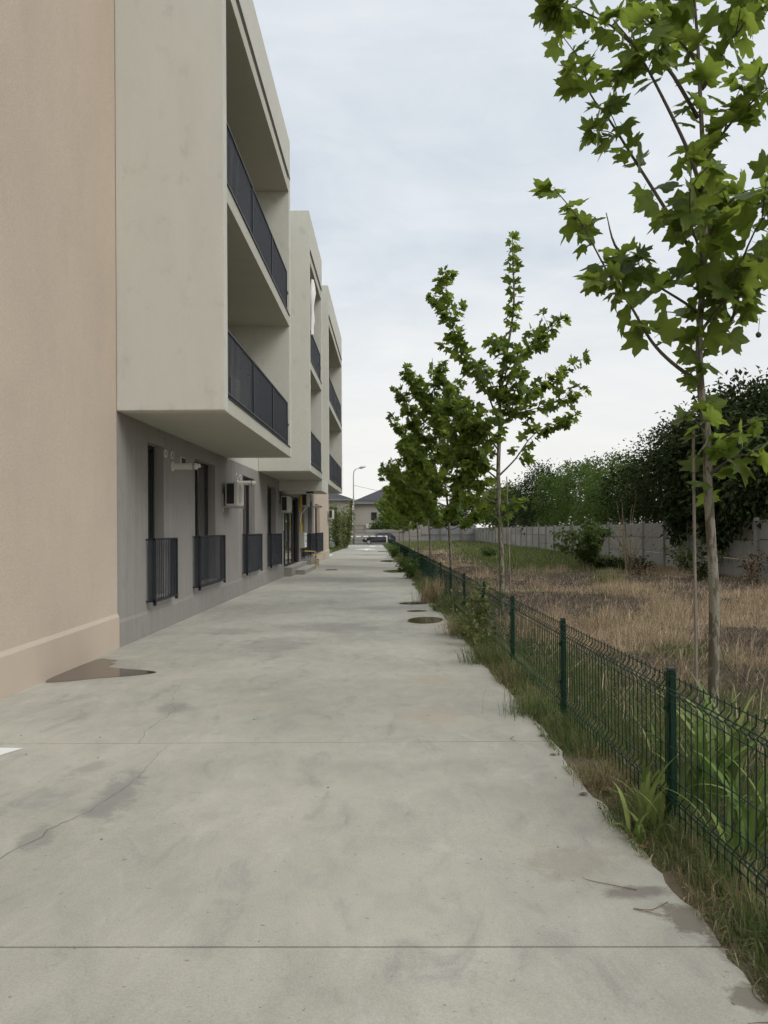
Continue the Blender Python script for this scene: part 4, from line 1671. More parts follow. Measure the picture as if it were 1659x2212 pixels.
leafy_tree('leafy_tree', (10.5, 116, -0.5), [(10.5, 116, 3.2, 2.4, 2.4, 2.0), (11.6, 117, 3.8, 2, 2, 1.8)], 4000, 0.3, 'dark_leaf', 'dull tree behind the corner of metal fence and concrete wall', 'tree', 49, group=bg)
leafy_tree('leafy_tree', (4.5, 118, -0.5), [(4, 118, 2.6, 2.2, 2, 1.6), (7.5, 119, 3.0, 2.4, 2, 2.0)], 7000, 0.3, 'mid_leaf', 'low green tree showing over the sheet metal fence', 'tree', 47, group=bg)
leafy_tree('leafy_tree', (-0.6, 106.5, -0.5), [(-0.9, 106.5, 1.7, 1.6, 1.2, 1.3), (0.6, 107, 2.2, 1.6, 1.2, 1.5)], 5000, 0.26, 'mid_leaf', 'round green bush in the garden behind the dark car', 'bush', 48)

# drooping shrub and weeds on the field
sg = 'scrub growing along the foot of the concrete wall'


def shrub(name, base, h, spread, n, size, mat, label, seed, droop=0.6, stems=7, narrow=True, cat='shrub', stem_mat='stem_dry'):
    q = random.Random(seed)
    T = thing(name, base, label, cat)
    m = MB()
    P, U = [], []
    for i in range(stems):
        a = q.uniform(0, 6.28)
        L = h * q.uniform(0.65, 1.1)
        sx = math.cos(a) * spread * q.uniform(0.3, 1.0)
        sy = math.sin(a) * spread * q.uniform(0.3, 1.0)
        path = []
        for k in range(9):
            f = k / 8
            path.append((base[0] + sx * f ** 1.5, base[1] + sy * f ** 1.5, base[2] - 0.03 + L * (f - droop * 0.45 * f ** 3)))
        m.tube(path, [0.012 * (1 - 0.85 * k / 8) + 0.003 for k in range(9)], 4)
        for _ in range(n // stems):
            f = q.uniform(0.25, 1.0)
            k = min(7, int(f * 8))
            A, B = np.array(path[k]), np.array(path[k + 1])
            P.append(A + (B - A) * (f * 8 - k) + np.array([q.gauss(0, .06 + .1 * f), q.gauss(0, .06 + .1 * f), q.gauss(-.04, .08)]))
            U.append(np.array([q.gauss(0, 1), q.gauss(0, 1), 0.0]))
    m.build('stems', stem_mat, T)
    if n:
        v, t_, c_ = leaf_cloud(np.array(P), np.array(U), size, seed, 0.9 if droop > 0.4 else 0.2)
        np_mesh('foliage', v, t_, mat, T, col=c_)
    return T


def fz(x, y):
    return float(field_h(np.array(x), np.array(y)))


shrub('drooping_shrub', (8.0, 31.5, fz(8.0, 31.5)), 2.7, 1.6, 1500, 0.17, 'mid_leaf', 'feathery green shrub drooping in front of the concrete wall', 61, 0.75, 9)
shrub('weed_bush', (8.9, 31.0, fz(8.9, 31)), 0.75, 1.3, 1300, 0.16, 'dark_leaf', 'low dark weed bush under the drooping feathery shrub', 62, 0.5, 14)
shrub('bare_shrub', (8.55, 28.2, fz(8.55, 28.2)), 2.6, 1.5, 60, 0.1, 'mid_leaf', 'sprawling leafless grey stems rising before the concrete wall', 63, 0.55, 18)
shrub('bare_shrub', (7.9, 26.5, fz(7.9, 26.5)), 2.9, 0.5, 40, 0.1, 'mid_leaf', 'upright thin dry stalks standing in front of the wall', 64, 0.05, 6)
shrub('leafy_shrub', (10.6, 28.5, fz(10.6, 28.5)), 1.7, 0.9, 420, 0.13, 'mid_leaf', 'thin leafy shrub against the wall under the dark evergreen', 65, 0.25, 12)
shrub('leafy_shrub', (9.6, 24.6, fz(9.6, 24.6)), 1.1, 0.7, 420, 0.12, 'dark_leaf', 'dark leafy shrub between the dry stalks and the nearest trunk', 66, 0.2, 12)
shrub('dock_plant', (10.4, 22.8, fz(10.4, 22.8)), 1.0, 0.4, 110, 0.11, 'rust_leaf', 'reddish brown dock stalks by the wall right of the nearest trunk', 67, 0.0, 8)
shrub('dock_plant', (11.1, 24.4, fz(11.1, 24.4)), 0.95, 0.6, 110, 0.11, 'rust_leaf', 'rusty dock stalks at the foot of the shaded wall', 68, 0.0, 8)
shrub('dock_plant', (8.6, 27.3, fz(8.6, 27.3)), 0.8, 0.8, 130, 0.10, 'rust_leaf', 'reddish weeds at the foot of the sprawling bare stems', 69, 0.1, 9)
shrub('green_bush', (5.5, 44, fz(5.5, 44)), 0.9, 0.5, 700, 0.13, 'mid_leaf', 'small green bush standing in the straw coloured grass', 70, 0.3, 9)
shrub('bare_branch', (12.1, 23.3, fz(12.1, 23.3)), 2.6, 0.8, 30, 0.1, 'mid_leaf', 'bare thorny branch leaning on the wall at the picture edge', 71, 0.2, 4)


def weed(name, x, y, h, label, seed, mat='pale_leaf', n=120, size=0.075, spread=0.12, stems=3):
    return shrub(name, (x, y, float(gz(y)) - 0.03), h, spread, n, size, mat, label, seed, 0.0, stems, stem_mat='stem_green', cat='weed')


weed('tall_weed', 1.30, 11.3, 0.98, 'tall leafy green weed standing against the mesh fence', 81, n=260, size=0.09, spread=0.16, stems=4)
weed('bushy_weed', 1.22, 12.1, 0.55, 'bushy green weed at the foot of the fence by the puddle', 82, n=320, size=0.065, spread=0.2, stems=8)
weed('bushy_weed', 1.28, 10.6, 0.45, 'small bushy weed just before the tall leafy weed', 83, n=220, size=0.06, spread=0.17, stems=7)
weed('bushy_weed', 0.70, 27.5, 0.8, 'dense weed clump spilling from the far fence', 84, 'mid_leaf', 500, 0.10, 0.4, 9)
weed('bushy_weed', 0.62, 33.0, 0.75, 'rounded weed clump farther along the fence foot', 85, 'mid_leaf', 500, 0.10, 0.4, 9)
weed('bushy_weed', 0.25, 48.0, 0.9, 'farthest weed clump at the fence foot', 86, 'mid_leaf', 500, 0.13, 0.5, 9)

# ------------------------------------------------------------------ grass
def blades(name, x, y, z, h, w, lean, az, col, kind='stuff', mat='blade', curve=0.5, seg=2):
    """thin tapering blades: 5 vertices, 3 triangles each (base, bent middle, tip)"""
    n = len(x)
    dx, dy = np.cos(az), np.sin(az)
    px, py = -np.sin(az + 0.6), np.cos(az + 0.6)
    b = np.stack([x, y, z], 1)
    sl, cl_ = np.sin(lean * 0.55), np.cos(lean * 0.55)
    mid = b + np.stack([dx * sl, dy * sl, cl_], 1) * (h * 0.55)[:, None]
    l2 = np.clip(lean * (1 + curve), 0, 2.3)
    tip = mid + np.stack([dx * np.sin(l2), dy * np.sin(l2), np.cos(l2)], 1) * (h * 0.5)[:, None]
    s = np.stack([px, py, np.zeros(n)], 1) * (w / 2)[:, None]
    V = np.stack([b - s, b + s, mid - s * 0.8, mid + s * 0.8, tip], 1).reshape(-1, 3)
    k = (np.arange(n) * 5)[:, None]
    T = np.concatenate([k + np.array([0, 1, 3]), k + np.array([0, 3, 2]), k + np.array([2, 3, 4])], 0)
    C = np.repeat(col, 5, 0)
    o = np_mesh(name, V, T, mat, col=C)
    o['kind'] = kind
    return o


STRAW = np.array([(0.48, 0.375, 0.24), (0.40, 0.31, 0.20), (0.54, 0.44, 0.29), (0.32, 0.24, 0.155), (0.42, 0.305, 0.195)])
THATCH = np.array([(0.175, 0.134, 0.10), (0.13, 0.10, 0.078), (0.24, 0.186, 0.136), (0.095, 0.074, 0.056), (0.32, 0.255, 0.185), (0.14, 0.115, 0.095)])
GREEN = np.array([(0.12, 0.175, 0.045), (0.09, 0.145, 0.035), (0.165, 0.21, 0.065), (0.14, 0.185, 0.065)])
OLIVE = np.array([(0.22, 0.22, 0.09), (0.27, 0.245, 0.115), (0.18, 0.185, 0.075)])
VERGE = np.array([(0.13, 0.195, 0.06), (0.19, 0.25, 0.09), (0.11, 0.165, 0.05), (0.24, 0.28, 0.12), (0.31, 0.30, 0.16), (0.155, 0.21, 0.07)])


def pick(pal, n):
    c = pal[nr.integers(0, len(pal), n)] * nr.uniform(0.78, 1.2, (n, 1))
    return c


def green_amount(x, y):
    """where the field is green: a far band near the wall and patches by the fence"""
    far = 1.15 * np.clip((y - 29) / 8, 0, 1) * np.clip((x - 3.6 - 0.02 * (y - 40)) / 2.0, 0, 1) * np.clip((62 - y) / 6 + 1, 0.55, 1)
    near = np.exp(-(((x - 2.3) / 1.0) ** 2 + ((y - 4.8) / 1.9) ** 2)) + np.exp(-(((x - 2.9) / 0.9) ** 2 + ((y - 6.0) / 1.3) ** 2)) + 0.95 * np.exp(-(((x - 1.85) / 0.6) ** 2 + ((y - 9.5) / 3.2) ** 2)) + 0.9 * np.exp(-(((x - 3.9) / 0.5) ** 2 + ((y - 10.2) / 0.6) ** 2))
    far2 = np.clip((y - 62) / 8, 0, 1) * 0.75
    return np.clip(np.maximum(np.maximum(far, near), far2) + 0.25 * (vnoise(x, y, 0.7) - 0.55), 0, 1)


def patchiness(x, y):
    p_ = vnoise(x, y, 0.32) * 0.5 + vnoise(x + 40, y, 0.95) * 0.35 + vnoise(x, y + 17, 2.4) * 0.15
    g2 = lambda a, b, c, d: np.exp(-(((x - a) / c) ** 2 + ((y - b) / d) ** 2))
    return p_ + 0.16 * (g2(3.4, 11.6, 1.2, 1.6) + g2(2.4, 14.0, 0.8, 2.0) + g2(4.6, 21.5, 2.2, 1.5) + g2(7.5, 16.5, 1.5, 1.2)) - 0.2 * (g2(6.5, 18.6, 2.5, 1.8) + g2(5.4, 12.2, 1.5, 1.6) + g2(3.2, 16.5, 1.4, 1.4))


def scatter_field(n, ya, yb, hs, ws):
    y = ya + (yb - ya) * nr.random(n)
    x0 = fence_x(y) + 0.10
    x1 = np.minimum(0.50 * y + 0.4, 11.85)
    x = x0 + (x1 - x0) * nr.random(n)
    wgt = np.clip((x1 - x0) / np.max(x1 - x0), 0.05, 1)
    keep = nr.random(n) < wgt
    x, y = x[keep], y[keep]
    n = len(x)
    tuft = patchiness(x, y)
    gr_ = green_amount(x, y)
    is_g = nr.random(n) < gr_ * 0.85
    straw = (~is_g) & (nr.random(n) < np.clip((tuft - 0.525) * 9.0, 0.05, 0.9))
    col = np.where(is_g[:, None], np.where((nr.random(n) < 0.7)[:, None], pick(GREEN, n), pick(OLIVE, n)), np.where(straw[:, None], pick(STRAW, n) * 1.05, pick(THATCH, n) * 0.85))
    h = hs * np.where(is_g, nr.uniform(0.5, 1.2, n), np.where(straw, nr.uniform(0.4, 1.3, n), nr.uniform(0.3, 0.9, n)))
    lean = np.where(is_g, np.abs(nr.normal(0.35, 0.3, n)), np.where(straw, np.abs(nr.normal(1.0, 0.5, n)), np.abs(nr.normal(1.35, 0.2, n))))
    az = nr.uniform(0, 6.28, n) + vnoise(x, y, 0.6) * 2
    z = field_h(x, y) + np.where(straw | is_g, -0.01, nr.uniform(0, 0.035, n))
    return x, y, z, h, ws * nr.uniform(0.6, 1.5, n), np.clip(lean, 0, 1.62), az, col


parts = [scatter_field(90000, 2.6, 9.5, 0.17, 0.0045), scatter_field(95000, 9.5, 19.0, 0.18, 0.0075), scatter_field(100000, 19.0, 38.0, 0.22, 0.014), scatter_field(110000, 38.0, 110.0, 0.36, 0.034)]
blades('dry_grass', *[np.concatenate([p[i] for p in parts]) for i in range(8)])
bpy.data.objects['dry_grass']['label'] = 'trampled straw and dry grass with green patches covering the field'

# straw tufts that stand out from the matted field
tx, ty = [], []
for _ in range(420):
    y = rng.uniform(5.5, 36)
    x = rng.uniform(float(fence_x(y)) + 0.4, min(0.5 * y, 11.5))
    if float(patchiness(np.array(x), np.array(y))) > 0.55 and float(green_amount(np.array(x), np.array(y))) < 0.5:
        tx.append(x)
        ty.append(y)
for x, y in ((1.9, 13.6), (2.5, 12.9), (4.2, 20), (5.5, 19.0), (4.0, 11.2), (3.4, 9.0), (4.3, 8.4), (2.6, 8.2), (8.5, 20.5), (7.8, 17.5)):
    tx.append(x)
    ty.append(y)
n = 46
X = np.repeat(np.array(tx), n) + nr.normal(0, 0.10, n * len(tx))
Y = np.repeat(np.array(ty), n) + nr.normal(0, 0.10, n * len(tx))
blades('straw_tufts', X, Y, field_h(X, Y) - 0.02, nr.uniform(0.18, 0.48, len(X)), 0.004 * nr.uniform(0.7, 1.4, len(X)) * (0.6 + Y / 12), np.abs(nr.normal(0.45, 0.35, len(X))), nr.uniform(0, 6.28, len(X)), pick(STRAW, len(X)))
bpy.data.objects['straw_tufts']['label'] = 'pale upright straw tufts scattered over the field'

# long dry stalks lying across the matted field
n = 2600
Y = nr.uniform(5.0, 24, n)
X = fence_x(Y) + 0.3 + (np.minimum(0.5 * Y, 11.6) - fence_x(Y) - 0.3) * nr.random(n)
blades('dry_stalks', X, Y, field_h(X, Y) + nr.uniform(0.0, 0.06, n), nr.uniform(0.18, 0.5, n), 0.0055 * (0.6 + Y / 14) * nr.uniform(0.7, 1.3, n), np.clip(nr.normal(1.25, 0.35, n), 0.1, 1.6), nr.uniform(0, 6.28, n), np.where((nr.random(n) < 0.65)[:, None], pick(STRAW, n) * 1.05, pick(THATCH, n) * 0.6))
bpy.data.objects['dry_stalks']['label'] = 'long dry stalks strewn over the matted field'

# verge between the slabs and the fence
def verge(n, ya, yb, h, w, over):
    y = ya + (yb - ya) * nr.random(n)
    e = edge_x(y)
    wdt = 0.34 + 0.10 * vnoise(y * 0 + 5, y, 1.3)
    over_ = over * vnoise(y * 0 + 9, y, 2.2)
    x = e - over_ + (wdt + over_) * nr.random(n) ** 0.85
    dens = vnoise(x, y, 3.2)
    keep = nr.random(n) < np.clip(dens * 2.2 - 0.45, 0.06, 1)
    x, y, e = x[keep], y[keep], e[keep]
    n = len(x)
    dry = vnoise(x * 0 + 3, y, 1.1) * 0.65 + vnoise(x, y, 4.0) * 0.35
    isd = nr.random(n) < np.clip((dry - 0.55) * 3.2, 0.08, 0.6)
    col = np.where(isd[:, None], np.where((nr.random(n) < 0.5)[:, None], pick(STRAW, n), pick(OLIVE, n) * 1.3), pick(VERGE, n))
    hh = h * nr.uniform(0.35, 1.25, n) * (0.45 + 1.0 * vnoise(x * 0 + 1, y, 1.6)) * np.clip(0.45 + (x - e) * 3.2, 0.4, 1.2)
    az = np.where(nr.random(n) < 0.62, math.pi + nr.normal(0, 0.8, n), nr.uniform(0, 6.28, n))
    lean = np.clip(np.abs(nr.normal(0.55, 0.4, n)) + np.where(x < e + 0.03, 0.5, 0), 0, 1.5)
    z = gz(y) + np.where(x < e, 0.003, -0.035)
    return x, y, z, hh, w * nr.uniform(0.6, 1.5, n), lean, az, col


parts = [verge(13000, 1.9, 6.5, 0.14, 0.0055, 0.08), verge(22000, 6.5, 16, 0.19, 0.0072, 0.05), verge(24000, 16, 40, 0.30, 0.012, 0.22), verge(16000, 40, 95, 0.40, 0.03, 0.30)]
blades('verge_grass', *[np.concatenate([p[i] for p in parts]) for i in range(8)])
bpy.data.objects['verge_grass']['label'] = 'ragged grass growing between the slabs and the mesh fence'
m = MB()
vy = [1.0 + i * 0.25 for i in range(380)]
for a, b in zip(vy[:-1], vy[1:]):
    def ev(y):
        return float(edge_x(y)) - 0.06, float(fence_x(y)) + 0.45
    (xa, xb), (xc, xd) = ev(a), ev(b)
    m.quad((xa, a, float(gz(a)) - 0.022), (xb, a, float(gz(a)) - 0.03 + 0.012), (xd, b, float(gz(b)) - 0.03 + 0.012), (xc, b, float(gz(b)) - 0.022))
o = m.build('verge', 'verge_soil')
o['kind'] = 'structure'


def tuft(name, x, y, n, h, w, spread, pal, label, leanm=0.4, seed=0, cat='grass tuft', z=None, az0=None):
    X = x + nr.normal(0, spread, n)
    Y = y + nr.normal(0, spread, n)
    zz_ = np.full(n, (float(gz(y)) - 0.03) if z is None else z)
    az = nr.uniform(0, 6.28, n) if az0 is None else az0 + nr.normal(0, 0.9, n)
    o = blades(name, X, Y, zz_, h * nr.uniform(0.5, 1.2, n), w * nr.uniform(0.7, 1.3, n), np.clip(np.abs(nr.normal(leanm, 0.3, n)), 0, 1.4), az, pick(pal, n), kind='thing')
    tag(o, label, cat)
    del o['kind']
    return o


tuft('straw_tuft', 1.02, 18.2, 700, 0.62, 0.008, 0.16, np.concatenate([STRAW, OLIVE]), 'tall straw coloured grass tuft against the fence beyond the puddle', 0.35)
tuft('seed_grass', 1.08, 12.5, 320, 0.45, 0.005, 0.12, np.concatenate([OLIVE, STRAW]), 'brownish seeding grass leaning over the slab beside the puddle', 0.7, az0=math.pi)
tuft('verge_tuft', 1.16, 9.9, 360, 0.34, 0.005, 0.13, np.concatenate([VERGE, OLIVE]), 'thick green tuft bulging onto the slab below the tall weed', 0.6, az0=math.pi)
tuft('verge_tuft', 1.30, 7.1, 420, 0.30, 0.0045, 0.13, VERGE, 'dark green tuft at the foot of the second visible fence post', 0.6)
tuft('verge_tuft', 1.38, 5.1, 220, 0.20, 0.004, 0.09, np.concatenate([STRAW * 0.8, OLIVE]), 'dead tan grass tuft on the verge near the closest post', 0.8)
tuft('yellow_tuft', 6.3, 23.0, 420, 0.55, 0.010, 0.22, OLIVE, 'round yellowish green tuft alone in the field', 0.3, z=fz(6.3, 23.0))


# broad ribbon leaves of wild maize-like grass by the nearest post
def ribbon_plant(name, x, y, n, L, w, label, seed, lean=(0.3, 0.9), az0=None, z=None):
    q = random.Random(seed)
    zb = (float(gz(y)) - 0.04) if z is None else z
    T = thing(name, (x, y, zb), label, 'grass plant', 'broad-leaved grass plants around the nearest post')
    for i in range(n):
        a = q.uniform(0, 6.28) if az0 is None else az0 + q.gauss(0, 1.0)
        l_ = L * q.uniform(0.55, 1.15)
        le = q.uniform(*lean)
        ww = w * q.uniform(0.7, 1.2)
        bx, by = x + q.gauss(0, 0.05), y + q.gauss(0, 0.05)
        V, F = [], []
        seg = 9
        px, py, pz = bx, by, zb
        ang = le * 0.25
        twist = q.uniform(-0.6, 0.6)
        for k in range(seg + 1):
            f = k / seg
            wd = ww * (0.45 + 0.75 * math.sin(math.pi * min(1, f * 0.85 + 0.12))) * (1 - f ** 3) + 0.0008
            sa = a + 1.57 + twist * f
            sx, sy = math.cos(sa) * wd / 2, math.sin(sa) * wd / 2
            V += [(px - sx, py - sy, pz + wd * 0.16), (px, py, pz), (px + sx, py + sy, pz + wd * 0.16)]
            st = l_ / seg
            ang = le * 0.25 + (le * 2.2) * f ** 1.4
            px += math.cos(a) * math.sin(ang) * st
            py += math.sin(a) * math.sin(ang) * st
            pz = max(pz + math.cos(ang) * st, zb + 0.03)
        for k in range(seg):
            b = k * 3
            F += [(b, b + 1, b + 4, b + 3), (b + 1, b + 2, b + 5, b + 4)]
        base = np.array(GREEN[q.randrange(len(GREEN))]) * np.array([1.4, 1.35, 1.3]) * q.uniform(0.8, 1.25)
        np_mesh('leaf', np.array(V), np.array(F), 'blade', T, col=np.tile(base, (len(V), 1)), smooth=True)
    return T


rp = [(1.46, 4.42, 12, 0.55, 0.034, 'broad green grass plant on the slab side of the nearest fence post', (0.3, 0.8)),
      (1.36, 4.22, 9, 0.40, 0.026, 'smaller broad grass plant spilling onto the slab edge', (0.4, 1.0)),
      (1.85, 4.75, 15, 0.80, 0.040, 'large ribbon-leaved grass plant behind the fence right of the nearest post', (0.3, 0.8)),
      (2.10, 4.95, 15, 0.85, 0.042, 'large ribbon-leaved grass plant at the foot of the nearest tree', (0.35, 0.9)),
      (1.95, 4.25, 13, 0.70, 0.038, 'ribbon-leaved grass plant behind the wires at the picture edge', (0.4, 0.95)),
      (2.25, 5.5, 10, 0.60, 0.032, 'ribbon-leaved grass plant hugging the base of the nearest trunk', (0.3, 0.8)),
      (1.75, 3.9, 10, 0.55, 0.030, 'low ribbon-leaved grass plant lowest behind the fence', (0.5, 1.0)),
      (1.90, 5.5, 8, 0.50, 0.028, 'narrow ribbon-leaved grass plant between the nearest post and the cane', (0.2, 0.6))]
for i, (x, y, n, L, w, lb, le) in enumerate(rp):
    ribbon_plant('ribbon_grass', x, y, int(n * 1.5), L, w * 0.85, lb, 100 + i, le)

# dead leaves, twigs and crumbs
m = MB()
for _ in range(14):
    y = rng.uniform(3.0, 8)
    x = float(edge_x(y)) + rng.uniform(-0.10, 0.25)
    a = rng.uniform(0, 6.28)
    s = rng.uniform(0.02, 0.045)
    z = float(gz(y)) + rng.uniform(0.003, 0.008)
    m.poly([(x + s * math.cos(a + b) * r_, y + s * math.sin(a + b) * r_, z + rng.uniform(-.002, .012)) for b, r_ in ((0, 1.2), (0.9, 0.7), (2.0, 0.9), (3.1, 0.6), (4.2, 0.9), (5.3, 0.7))])
o = m.build('dead_leaves', plain('dead_leaf', (0.16, 0.095, 0.05), 0.9), kind='stuff')
for k, (pts, lb) in enumerate(((
        [(1.12, 3.62), (1.02, 3.66), (0.93, 3.72), (0.90, 3.74)], 'thin pale twig lying on the damp slab edge'), (
        [(1.22, 3.50), (1.12, 3.42), (1.05, 3.44), (1.18, 3.36)], 'forked brown twig beside the wet patch'), (
        [(1.45, 2.86), (1.36, 2.90), (1.28, 2.80), (1.33, 2.70), (1.45, 2.68)], 'curling dead stem looped on the slab nearest the camera'), (
        [(1.50, 2.62), (1.38, 2.60), (1.26, 2.64), (1.18, 2.63)], 'dry grey stem stretching from the verge over the slab'), (
        [(1.48, 2.55), (1.40, 2.50), (1.34, 2.40), (1.38, 2.30)], 'bent root-like stem at the lower corner of the slab'), (
        [(0.98, 6.32), (0.94, 6.24), (0.97, 6.2)], 'tiny dry sprig lying by the second slab joint'))):
    m = MB()
    P = smooth_path([(x, y, float(gz(y)) + 0.004 + 0.004 * (i % 2)) for i, (x, y) in enumerate(pts)], 5)
    m.tube(P, [0.0026 * (1 - 0.6 * i / len(P)) for i in range(len(P))], 5)
    o = m.build('dry_twig', 'stem_dry')
    tag(o, lb, 'twig')
m = MB()
for _ in range(70):
    y = rng.uniform(2.6, 16)
    x = rng.uniform(-3.2, float(edge_x(y)) - 0.1)
    s = rng.uniform(0.004, 0.010)
    z = float(gz(y))
    m.box(x, x + s * rng.uniform(.6, 1.6), y, y + s * rng.uniform(.6, 1.6), z, z + s * 0.6)
m.build('debris', 'stone_dark', kind='stuff')

# ------------------------------------------------------------------ far end: barrier, lamp post, cars, houses
bar = thing('barrier_gate', (-4.6, 88, -0.42), 'white boom barrier with red stripes and orange motor post across the drive', 'barrier')
m = MB()
m.box(-4.62, -0.3, 87.96, 88.04, 0.60, 0.72)
bm_ = m.build('boom', 'white_paint', bar)
m = MB()
for i in range(5):
    m.box(-4.0 + i * 0.8, -3.75 + i * 0.8, 87.955, 88.045, 0.597, 0.723)
m.build('stripe', 'gutter', bm_)
m = MB()
m.box(-4.95, -4.60, 87.85, 88.15, -0.42, 0.78)
m.build('motor_post', 'orange_paint', bar, bevel=0.03)
m = MB()
m.box(-5.2, -5.05, 87.9, 88.1, -0.42, 0.45)
m.build('guard', 'white_plastic', bar)
m = MB()
m.box(-0.4, -0.25, 87.9, 88.1, -0.42, 0.62)
m.build('rest_post', 'white_plastic', bar)

lp = thing('street_lamp', (-4.47, 98, -0.46), 'tall grey street lamp with curved arm at the end of the drive', 'street lamp')
m = MB()
m.tube([(-4.47, 98, -0.46), (-4.47, 98, 4), (-4.47, 98, 8.0), (-4.42, 98, 8.55), (-4.2, 98, 8.85), (-3.7, 98, 9.02)], [0.11, 0.09, 0.065, 0.06, 0.05, 0.045], 8)
m.build('pole', 'galvanised', lp, smooth=True)
m = MB()
m.tube([(-3.8, 98, 9.0), (-3.5, 98, 9.06), (-2.95, 98, 9.17)], [0.05, 0.16, 0.08], 8)
m.build('lamp_head', 'galvanised', lp, smooth=True)
m = MB()
m.box(-4.85, -4.55, 97.7, 97.95, 0.3, 1.3)
m.build('junction_box', 'meter_grey', lp)
cg = 'overhead cables by the street lamp'
for k, (a, b, sag, lb) in enumerate((((-4.47, 98, 6.9), (14, 112, 5.4), 0.7, 'upper overhead cable from the street lamp to the trees'), ((-14, 105, 7.2), (14, 118, 4.6), 0.9, 'overhead cable crossing low over the dark roof'), ((-14, 104, 5.9), (14, 112, 5.6), 0.5, 'thin flat overhead cable left of the street lamp'))):
    m = MB()
    A, B = Vector(a), Vector(b)
    m.tube([A.lerp(B, i / 16) + Vector((0, 0, -sag * 4 * (i / 16) * (1 - i / 16))) for i in range(17)], 0.022, 4)
    o = m.build('overhead_cable', 'cable')
    tag(o, lb, 'cable', cg)


def car(loc, rz, paint, label):
    """hatchback about 4.1 m long, nose towards -X of its own frame"""
    T = thing('parked_car', (0, 0, 0), label, 'car')
    prof = [(-2.05, 0.35), (-2.08, 0.55), (-2.0, 0.72), (-1.85, 0.80), (-1.0, 0.96), (-0.25, 1.36), (0.25, 1.46), (1.0, 1.45), (1.6, 1.32), (1.95, 0.98), (2.05, 0.90), (2.08, 0.55), (2.02, 0.30),
            (1.65, 0.26), (1.60, 0.45), (1.42, 0.60), (1.12, 0.60), (0.94, 0.45), (0.90, 0.24), (-0.92, 0.24), (-0.96, 0.45), (-1.14, 0.60), (-1.44, 0.60), (-1.62, 0.45), (-1.66, 0.28)]

    def half(z):
        return 0.85 if z < 0.95 else 0.85 - 0.42 * (z - 0.95)

    m = MB()
    n = len(prof)
    m.v = [(x, -half(z), z) for x, z in prof] + [(x, half(z), z) for x, z in prof]
    for k in range(n):
        m.f.append((k, (k + 1) % n, n + (k + 1) % n, n + k))
    m.f.append(tuple(range(n)))
    m.f.append(tuple(range(2 * n - 1, n - 1, -1)))
    b = m.build('body', paint, T)
    for s in (-1, 1):
        for pts in ([(-0.72, 1.0), (-0.12, 1.32), (0.32, 1.38), (0.32, 1.0)], [(0.40, 1.0), (0.40, 1.38), (1.0, 1.36), (1.25, 1.02)], [(1.32, 1.04), (1.08, 1.35), (1.4, 1.28), (1.62, 1.08)]):
            m = MB()
            m.poly([(x, s * (half(z) + 0.006), z) for x, z in pts])
            m.build('side_window', 'glass', b)
        m = MB()
        m.poly([(-2.06, s * 0.82, 0.60), (-1.95, s * 0.86, 0.74), (-1.55, s * 0.862, 0.80), (-1.62, s * 0.862, 0.64)])
        m.poly([(-2.085, s * 0.80, 0.58), (-2.085, s * 0.48, 0.60), (-2.0, s * 0.50, 0.735), (-1.985, s * 0.80, 0.735)])
        m.build('headlight', 'lens_white', b)
        m = MB()
        m.box(-0.75, -0.6, s * 0.86 if s > 0 else -1.02, 1.02 if s > 0 else s * 0.86, 0.96, 1.08)
        m.build('mirror', paint, b)
        for wx in (-1.29, 1.27):
            m = MB()
            m.tube([(wx, s * 0.68, 0.31), (wx, s * 0.87, 0.31)], 0.31, 18)
            w_ = m.build('wheel', 'tyre', T)
            m = MB()
            m.tube([(wx, s * 0.86, 0.31), (wx, s * 0.885, 0.31)], 0.205, 16)
            for j in range(5):
                a = j * 1.2566
                m.tube([(wx, s * 0.888, 0.31), (wx + 0.19 * math.cos(a), s * 0.888, 0.31 + 0.19 * math.sin(a))], 0.03, 4)
            m.build('rim', 'alloy', w_)
    m = MB()
    m.poly([(-0.98, -0.70, 0.985), (-0.98, 0.70, 0.985), (-0.29, 0.60, 1.36), (-0.29, -0.60, 1.36)])
    m.build('windscreen', 'door_glass', b)
    m = MB()
    m.box(-2.10, -2.083, -0.26, 0.26, 0.42, 0.53)
    m.build('number_plate', 'paper', b)
    m = MB()
    m.box(-2.095, -2.08, -0.55, 0.55, 0.56, 0.62)
    m.box(-2.09, -2.06, -0.5, 0.5, 0.30, 0.40)
    m.build('grille', 'ink', b)
    T.location = loc
    T.rotation_euler = (0, 0, rz)
    return T


car((-1.35, 100.2, -0.51), 0.0, 'car_black', 'dark hatchback behind the white barrier')
car((-6.75, 67.0, float(gz(67))), math.pi + 0.05, 'car_silver', 'pale car nose showing past the tan end wall')
car((-6.75, 71.5, float(gz(71.5))), math.pi, 'car_black', 'black car parked behind the pale one by the shrubs')

# planting bed with bamboo-like shrubs
m = MB()
m.prism([(-6.0, 57.5), (-4.5, 58.0), (-4.35, 80), (-4.6, 86), (-6.0, 86)], 'z', -0.45, 0.0)
for v in range(len(m.v)):
    x, y, z = m.v[v]
    m.v[v] = (x, y, float(gz(y)) + (0.07 if z == 0.0 else -0.1))
o = m.build('planting_bed', 'verge_soil')
o['kind'] = 'structure'
n = 5000
yy = nr.uniform(57.7, 86, n)
xx = nr.uniform(-5.95, -4.45, n)
blades('bed_grass', xx, yy, gz(yy) + 0.06, 0.25 * nr.uniform(.5, 1.2, n), 0.03 * nr.uniform(.7, 1.3, n), np.abs(nr.normal(.3, .3, n)), nr.uniform(0, 6.28, n), pick(GREEN, n) * 1.1)


